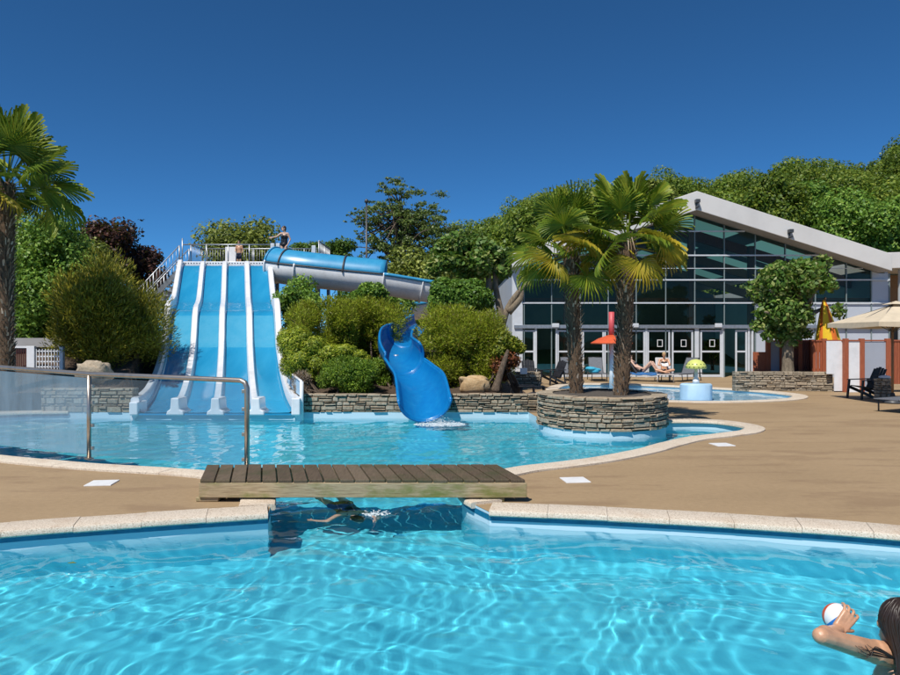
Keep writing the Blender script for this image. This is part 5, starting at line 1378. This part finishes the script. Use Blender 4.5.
def person(label, J, s, skin, hair, suit=None, female=True, vox=.012, hands=None, name='person', hair_fn=None, face=True):
    """J: joints in world space. Body parts are blended to one continuous surface"""
    J = {k: Vector(v) for k, v in J.items()}; pel, che, nek, hd = J['pelvis'], J['chest'], J['neck'], J['head']
    t = thing(name, label, 'person', (pel.x, pel.y, min(v.z for v in J.values())))
    mb = MB()
    upv = (che-pel).normalized(); lat = (J['shoR']-J['shoL']).normalized(); fwd = lat.cross(upv).normalized()*-1
    if 'front' in J: fwd = J['front'].normalized()
    Mt = Matrix((lat, upv.cross(lat).normalized(), upv)).transposed()
    hipw = (J['hipR']-J['hipL']).length/2
    mb.ell(pel, (hipw+.075*s, .105*s, .125*s), 16, 10, Mt)
    mb.cap(pel+lat*-.045*s, che.lerp(pel, .35)+lat*-.045*s, .095*s, .085*s); mb.cap(pel+lat*.045*s, che.lerp(pel, .35)+lat*.045*s, .095*s, .085*s)
    mb.ell(che, (.145*s, .10*s, .17*s), 16, 10, Mt)
    shc = (J['shoR']+J['shoL'])/2
    mb.cap(J['shoL'].lerp(shc, .1), J['shoR'].lerp(shc, .1), .052*s, .052*s); mb.cap(shc, nek, .06*s, .045*s); mb.cap(nek, hd-upv*.05*s, .046*s, .045*s)
    if female:
        for q in (-1, 1): mb.ell(che+lat*q*.065*s+fwd*.085*s+upv*.02*s, .052*s)
    hz = J['headup'].normalized() if 'headup' in J else (hd-nek).normalized(); hf = J.get('gaze', fwd).normalized(); hf = (hf-hz*hf.dot(hz)).normalized(); hx_ = hf.cross(hz).normalized()
    Mh = Matrix((hx_, hf, hz)).transposed()
    mb.ell(hd+hz*.02*s, (.073*s, .090*s, .098*s), 16, 11, Mh); mb.ell(hd+hf*.03*s-hz*.05*s, (.052*s, .06*s, .065*s), 14, 9, Mh)
    mb.ell(hd+hf*.097*s-hz*.018*s, (.012*s, .016*s, .022*s), 8, 6, Mh); mb.ell(hd+hf*.085*s-hz*.062*s, (.024*s, .012*s, .010*s), 8, 6, Mh)
    for q in (-1, 1): mb.ell(hd+hx_*q*.074*s-hz*.012*s, (.012*s, .022*s, .03*s), 8, 6, Mh)
    for q in 'LR':
        mb.cap(J['sho'+q], J['elb'+q], .047*s, .034*s); mb.cap(J['elb'+q], J['wri'+q], .034*s, .024*s); mb.ell(J['elb'+q].lerp(J['wri'+q], .25), .037*s)
        mb.cap(J['hip'+q], J['kne'+q], .078*s, .052*s); mb.cap(J['kne'+q], J['ank'+q], .050*s, .034*s); mb.ell(J['kne'+q].lerp(J['ank'+q], .28), .055*s)
        mb.cap(J['ank'+q], J['toe'+q], .034*s, .022*s); mb.cap(J['ank'+q], J['ank'+q].lerp(J['toe'+q], -.25), .034*s, .03*s)
        h_ = (hands or {}).get(q)
        d = (J['wri'+q]-J['elb'+q]).normalized()
        if h_: hand(mb, J['wri'+q], h_[0], h_[1], h_[2], s*.95, h_[3])
        else: hand(mb, J['wri'+q], d, -lat*(1 if q == 'R' else -1) if abs(d.dot(lat)) < .8 else fwd, 1 if q == 'L' else -1, s*1.05, .35)
    o = mb.build('body', skin, t, smooth=True)
    rm = o.modifiers.new('rm', 'REMESH'); rm.mode = 'VOXEL'; rm.voxel_size = vox; rm.use_smooth_shade = True
    sm = o.modifiers.new('sm', 'SMOOTH'); sm.factor = .5; sm.iterations = 3
    o.cycles.is_caustics_receiver = True
    if suit:
        mb = MB(); g = .012*s
        mb.ell(pel, (hipw+.075*s+g, .105*s+g, .11*s+g), 16, 10, Mt)
        if suit[1] == 'full':
            mb.cap(pel+lat*-.045*s, che.lerp(pel, .35)+lat*-.045*s, .095*s+g, .085*s+g); mb.cap(pel+lat*.045*s, che.lerp(pel, .35)+lat*.045*s, .095*s+g, .085*s+g)
            mb.ell(che-upv*(.015 if female else .03)*s, (.145*s+g, .10*s+g*1.3, .14*s), 24, 16, Mt)
            for q in ((-1, 1) if female else ()): mb.ell(che+lat*q*.065*s+fwd*.085*s+upv*.02*s, .052*s+g)
            for q in ('LR' if female else ''): mb.cap(che+upv*.08*s+(J['sho'+q]-shc)*.45+fwd*.07*s, J['sho'+q].lerp(shc, .5)+upv*.05*s, .014*s, .014*s); mb.cap(J['sho'+q].lerp(shc, .5)+upv*.05*s, che+upv*.06*s+(J['sho'+q]-shc)*.35-fwd*.09*s, .014*s, .014*s)
        elif suit[1] == 'bikini':
            for q in (-1, 1): mb.ell(che+lat*q*.065*s+fwd*.080*s+upv*.02*s, .050*s+g, 20, 14)
            for q in (-1, 1): mb.cap(che+lat*q*.128*s+fwd*.02*s, che+lat*q*.07*s+fwd*.10*s, .016*s, .016*s); mb.cap(che+lat*q*.128*s+fwd*.02*s, che-fwd*.098*s, .010*s, .010*s)
        elif suit[1] == 'shorts':
            for q in 'LR': mb.cap(J['hip'+q], J['hip'+q].lerp(J['kne'+q], .55), .078*s+g*1.4, .066*s+g*2)
        o = mb.build('swimsuit' if suit[1] != 'shorts' else 'shorts', suit[0], t, smooth=True)
        rm = o.modifiers.new('rm', 'REMESH'); rm.mode = 'VOXEL'; rm.voxel_size = vox; rm.use_smooth_shade = True
        o.cycles.is_caustics_receiver = True
    if face:
        for q in (-1, 1):
            mb = MB(); mb.ell(hd+hf*.077*s+hx_*q*.030*s+hz*.006*s, (.011*s, .006*s, .007*s), 8, 6, Mh); mb.build('eye', M['eye'], t, smooth=True)
    mb = MB()
    if hair_fn: hair_fn(mb, hd, hf, hx_, hz, s)
    else:
        mb.ell(hd+hz*.036*s-hf*.012*s, (.083*s, .096*s, .094*s), 16, 11, Mh)
        mb.ell(hd-hf*.05*s-hz*.02*s, (.07*s, .055*s, .08*s), 12, 8, Mh)
    o = mb.build('hair', hair, t, smooth=True)
    return t

# girl in the foreground pool, seen from behind, a ball raised in her left hand
GY = 3.0
sh_ = Vector(P(872, 651, 2.98)); el_ = Vector(P(821, 636, 2.84)); wr_ = Vector(P(838, 630, 2.99))
hdG = Vector(P(901, 628, 3.0)); cx = hdG.x+.03
hd_ = Vector((.72, .22, .66)).normalized(); hn_ = Vector((.15, 1, -.1)); hn_ = (hn_-hd_*hn_.dot(hd_)).normalized(); ballc = wr_+hd_*.062+hn_*.071
def girl_hair(mb, hd, hf, hx_, hz, s):
    Mh = Matrix((hx_, hf, hz)).transposed()
    mb.ell(hd+hz*.040*s-hf*.010*s, (.083*s, .096*s, .090*s), 26, 16, Mh)
    r = random.Random(12); c0 = hd+hz*.03*s-hf*.012*s
    for k in range(330):
        a = r.uniform(-2.0, 2.0); w_ = r.uniform(.9, 1.05); pts = []
        for el in (80, 55, 25, -5):
            e_ = R(el+r.uniform(-4, 4)); aa = a+r.uniform(-.06, .06)
            pts.append(c0+(hx_*math.sin(aa)*.092-hf*math.cos(aa)*.104)*math.cos(e_)*s*w_+hz*math.sin(e_)*.100*s*w_)
        for (z, sp_) in ((-.13, .95), (-.24, 1.15), (-.34-.14*r.random(), 1.2)):
            pts.append(c0+hx_*(.095*math.sin(a)*sp_+r.uniform(-.012, .012))*s-hf*(.094+.035*r.random()*(sp_ > 1))*max(.45, math.cos(a*.7))*s+hz*z*s)
        q = spline(pts, 3); n_ = len(q); mb.tube(q, [.0065*s*(1-.7*max(0, j/(n_-1)-.4)/.6)*r.uniform(.75, 1.1) for j in range(n_)], 5)
    # loose wet strands over the left shoulder
    for k in range(12):
        y0 = r.uniform(0, 1); a = hd-hz*.10*s-hx_*.085*s-hf*.05*s; m = Vector(P(878-6*y0, 646+10*y0, 2.9-.02*r.random())); e = Vector(P(853+r.uniform(0, 14), 645+r.uniform(-3, 14), 2.89-.02*r.random()))
        q = spline([a, m, m.lerp(e, .5)+Vector((0, -.01, -.008)), e], 4); mb.tube(q, [.0026*(1-.7*j/(len(q)-1)) for j in range(len(q))], 5)
hdirG = (ballc-wr_).normalized()
girl = person('long dark haired girl seen from behind in the near pool raising a ball', dict(
    pelvis=(cx, 3.04, hdG.z-.72), chest=(cx, 3.03, hdG.z-.30), neck=(cx-.005, 3.02, hdG.z-.14), head=hdG,
    shoL=sh_, shoR=(cx+.165, 3.06, hdG.z-.19), elbL=el_, wriL=wr_, elbR=(cx+.25, 3.12, hdG.z-.42), wriR=(cx+.20, 3.32, hdG.z-.52),
    hipL=(cx-.085, 3.04, hdG.z-.78), hipR=(cx+.085, 3.04, hdG.z-.78), kneL=(cx-.10, 3.08, hdG.z-1.16), kneR=(cx+.09, 3.06, hdG.z-1.16),
    ankL=(cx-.10, 3.03, POOLFLOOR+.05), ankR=(cx+.10, 3.02, POOLFLOOR+.05), toeL=(cx-.13, 3.19, POOLFLOOR+.025), toeR=(cx+.13, 3.18, POOLFLOOR+.025),
    gaze=(-.35, .93, 0), headup=(0, 0, 1), front=(0, 1, 0)), 1.0, M['skin'], M['hairdark'], (M['suit'], 'full'), vox=.0038,
    female=False, hands={'L': ((.72, .22, .66), (.15, 1, -.1), -1, .55)}, hair_fn=girl_hair)
bl = thing('beach_ball', 'small red, white and blue ball in the raised hand of the girl', 'ball', ballc)
for j, mt in enumerate(('ballr', 'ballw', 'ballb')):
    mb = MB(); mb.ell((0, 0, 0), .060, 24, 16)
    fs = []
    for q in mb.f:
        c = sum((Vector(mb.v[i]) for i in q), Vector())/len(q); a = (math.atan2(c.y, c.x) % (2*math.pi))/(math.pi/3)
        if [0, 1, 2, 1, 0, 2][int(a) % 6] == j: fs.append(q)
    mb.f = fs; rot = Matrix.Rotation(R(100), 3, 'Z') @ Matrix.Rotation(R(62), 3, 'X') @ Matrix.Rotation(R(20), 3, 'Z')
    mb.v = [tuple(rot @ Vector(v) + ballc) for v in mb.v]; mb.build(('red', 'white', 'blue')[j]+'_panel', M[mt], bl, smooth=True)

# woman standing at the tube slide entrance
wx, wy, wz = fx(284, 32.6), 32.6, pz
z0 = fz(226, 32.6)-1.66*1.08
person('woman in a black swimsuit standing at the top of the tube slide holding the rail', dict(
    pelvis=(wx, wy, z0+0.929), chest=(wx+.02, wy, z0+1.274), neck=(wx+.02, wy-.01, z0+1.490), head=(wx+.0, wy-.03, z0+1.663),
    shoL=(wx+.18, wy+.01, z0+1.436), shoR=(wx-.14, wy-.02, z0+1.436), elbL=(wx+.29, wy+.02, z0+1.166), wriL=(wx+.19, wy-.06, z0+0.929), elbR=(wx-.32, wy-.08, z0+1.285), wriR=(wx-.52, wy-.12, z0+1.242),
    hipL=(wx+.09, wy, z0+0.907), hipR=(wx-.09, wy, z0+0.907), kneL=(wx+.10, wy-.05, z0+0.497), kneR=(wx-.08, wy-.05, z0+0.497), ankL=(wx+.11, wy, z0+0.065), ankR=(wx-.10, wy, z0+0.065), toeL=(wx+.12, wy-.16, z0+0.032), toeR=(wx-.12, wy-.16, z0+0.032),
    front=(0, -1, 0), gaze=(-.8, -.55, -.15), headup=(0, 0, 1)), 1.08, M['skin_lt'], M['hairbrown'], (M['suit'], 'full'))
mb = MB(); mb.bx(wx-.5, wx+.5, wy-.3, wy+.4, z0-.06, z0); mb.build('start_step', M['steel'], tw, bevel=.01)
# child behind the start bar
kx, ky = fx(240.5, 33.0), 32.8
k0 = pz; ks = 1.30/1.66
person('small child in dark shorts standing next to the white board on the tower', dict(
    pelvis=(kx, ky, k0+.86*ks), chest=(kx, ky, k0+1.18*ks), neck=(kx, ky, k0+1.38*ks), head=(kx, ky-.02, k0+1.54*ks),
    shoL=(kx+.13, ky, k0+1.33*ks), shoR=(kx-.13, ky, k0+1.33*ks), elbL=(kx+.17, ky, k0+1.08*ks), wriL=(kx+.15, ky-.10, k0+.9*ks), elbR=(kx-.17, ky, k0+1.08*ks), wriR=(kx-.14, ky-.12, k0+1.0*ks),
    hipL=(kx+.06, ky, k0+.83*ks), hipR=(kx-.06, ky, k0+.83*ks), kneL=(kx+.065, ky-.03, k0+.45*ks), kneR=(kx-.065, ky-.03, k0+.45*ks), ankL=(kx+.07, ky, k0+.06*ks), ankR=(kx-.07, ky, k0+.06*ks), toeL=(kx+.08, ky-.12, k0+.03), toeR=(kx-.08, ky-.12, k0+.03),
    front=(0, -1, 0), gaze=(-.3, -1, 0), headup=(0, 0, 1)), ks, M['skin'], M['hairbrown'], (M['navy'], 'shorts'), female=False)
# sunbather with bent knees: lounger axis turned R(62)
def on(loc, rz, p): return Vector(loc) + Matrix.Rotation(rz, 3, 'Z') @ Vector(p)
L_ = ((fx(643, 30.6), 30.6, 0), R(62)); q = lambda *p: on(*L_, p)
person('sunbather lying back on the blue towel with both knees bent up', dict(
    pelvis=q(0, .02, .48), chest=q(0, .36, .68), neck=q(0, .50, .90), head=q(0, .58, 1.04), shoL=q(-.17, .46, .84), shoR=q(.17, .46, .84), elbL=q(-.27, .25, .62), wriL=q(-.20, .02, .56), elbR=q(.27, .25, .62), wriR=q(.20, .02, .56),
    hipL=q(-.09, -.02, .46), hipR=q(.09, -.02, .46), kneL=q(-.12, -.36, .84), kneR=q(.10, -.40, .82), ankL=q(-.12, -.62, .43), ankR=q(.10, -.66, .43), toeL=q(-.12, -.80, .39), toeR=q(.10, -.84, .39), front=q(0, -.6, .8)-q(0, 0, 0), gaze=q(0, -1, .3)-q(0, 0, 0)),
    1.0, M['skin_lt'], M['hairbrown'], (M['navy'], 'bikini'))
L_ = ((fx(664, 30.2), 30.2, 0), R(-12)); q = lambda *p: on(*L_, p)
person('fair haired woman in a dark bikini sitting cross legged and reading on the pale lounger', dict(
    pelvis=q(0, .0, .46), chest=q(0, .03, .80), neck=q(0, .02, 1.00), head=q(0, -.03, 1.15), shoL=q(-.17, .03, .94), shoR=q(.17, .03, .94), elbL=q(-.24, -.12, .72), wriL=q(-.06, -.28, .70), elbR=q(.24, -.12, .72), wriR=q(.06, -.28, .70),
    hipL=q(-.09, -.03, .44), hipR=q(.09, -.03, .44), kneL=q(-.36, -.36, .52), kneR=q(.36, -.36, .52), ankL=q(.04, -.50, .42), ankR=q(-.06, -.42, .44), toeL=q(.18, -.50, .42), toeR=q(-.20, -.42, .44), front=q(0, -1, 0)-q(0, 0, 0), gaze=q(0, -.9, -.45)-q(0, 0, 0), headup=q(0, -.35, 1)-q(0, 0, 0)),
    1.0, M['skin'], M['hairblond'], (M['suit'], 'bikini'))
mb = MB(); c = q(0, -.34, .74); mb.box(c+Vector((-.07, 0, 0)), (.14, .19, .012), M=Matrix.Rotation(R(35), 3, 'X') @ Matrix.Rotation(R(14), 3, 'Y')); mb.box(c+Vector((.07, 0, 0)), (.14, .19, .012), M=Matrix.Rotation(R(35), 3, 'X') @ Matrix.Rotation(R(-14), 3, 'Y'))
tag(mb.build('book', M['paper'], bevel=.002), 'open white book in the hands of the woman on the pale lounger', 'book')
# swimmer under the bridge
sx, sy, sz = fx(350, 8.5), 8.44, WL-.09
def sw(f, l, z=0):                        # forward is out from under the bridge, to the right of the viewer
    return (sx+.42*f+.91*l, sy-.91*f+.42*l, sz+z)
person('swimmer in a dark swimsuit coming out from under the footbridge just below the surface', dict(
    pelvis=sw(-.38, 0, -.04), chest=sw(0, 0, -.02), neck=sw(.18, 0, -.02), head=sw(.31, 0, -.08), shoL=sw(.12, .15, 0), shoR=sw(.12, -.15, 0), elbL=sw(.40, .24, -.05), wriL=sw(.60, .14, .06), elbR=sw(.30, -.34, -.05), wriR=sw(.10, -.46, -.12),
    hipL=sw(-.40, .09, -.05), hipR=sw(-.40, -.09, -.05), kneL=sw(-.80, .13, -.10), kneR=sw(-.80, -.13, -.06), ankL=sw(-1.18, .10, -.10), ankR=sw(-1.18, -.12, -.12), toeL=sw(-1.32, .10, -.12), toeR=sw(-1.32, -.12, -.14), front=(0, 0, -1), gaze=(.4, -.75, -.6), headup=(.35, -.7, .5)),
    1.0, M['skin_lt'], M['hairbrown'], (M['navy'], 'full'), vox=.012)
mb = MB(); r = random.Random(9)
for k in range(160):
    a_ = r.uniform(0, 6.28); q = r.random()**.6; mb.ell((fx(376, 8.1)+q*.16*math.cos(a_), 8.12+q*.12*math.sin(a_), WL+.006+r.random()**4*.05), (r.uniform(.003, .018), r.uniform(.003, .018), r.uniform(.002, .006)), 7, 5)
tag(mb.build('splash', M['foam'], smooth=True), 'small white splash at the hand of the swimmer by the footbridge', 'splash', kind='stuff')
# a leaf afloat
q = G(72, 564, WL); mb = MB(); mb.add([(q[0]-.04, q[1], WL+.012), (q[0], q[1]-.02, WL+.016), (q[0]+.04, q[1], WL+.012), (q[0], q[1]+.02, WL+.015)], [(0, 1, 2, 3)]); o = mb.build('fallen_leaf', M['leaf_olive']); s = o.modifiers.new('solid', 'SOLIDIFY'); s.thickness = .004
tag(o, 'olive leaf floating on the near pool at lower left', 'leaf')
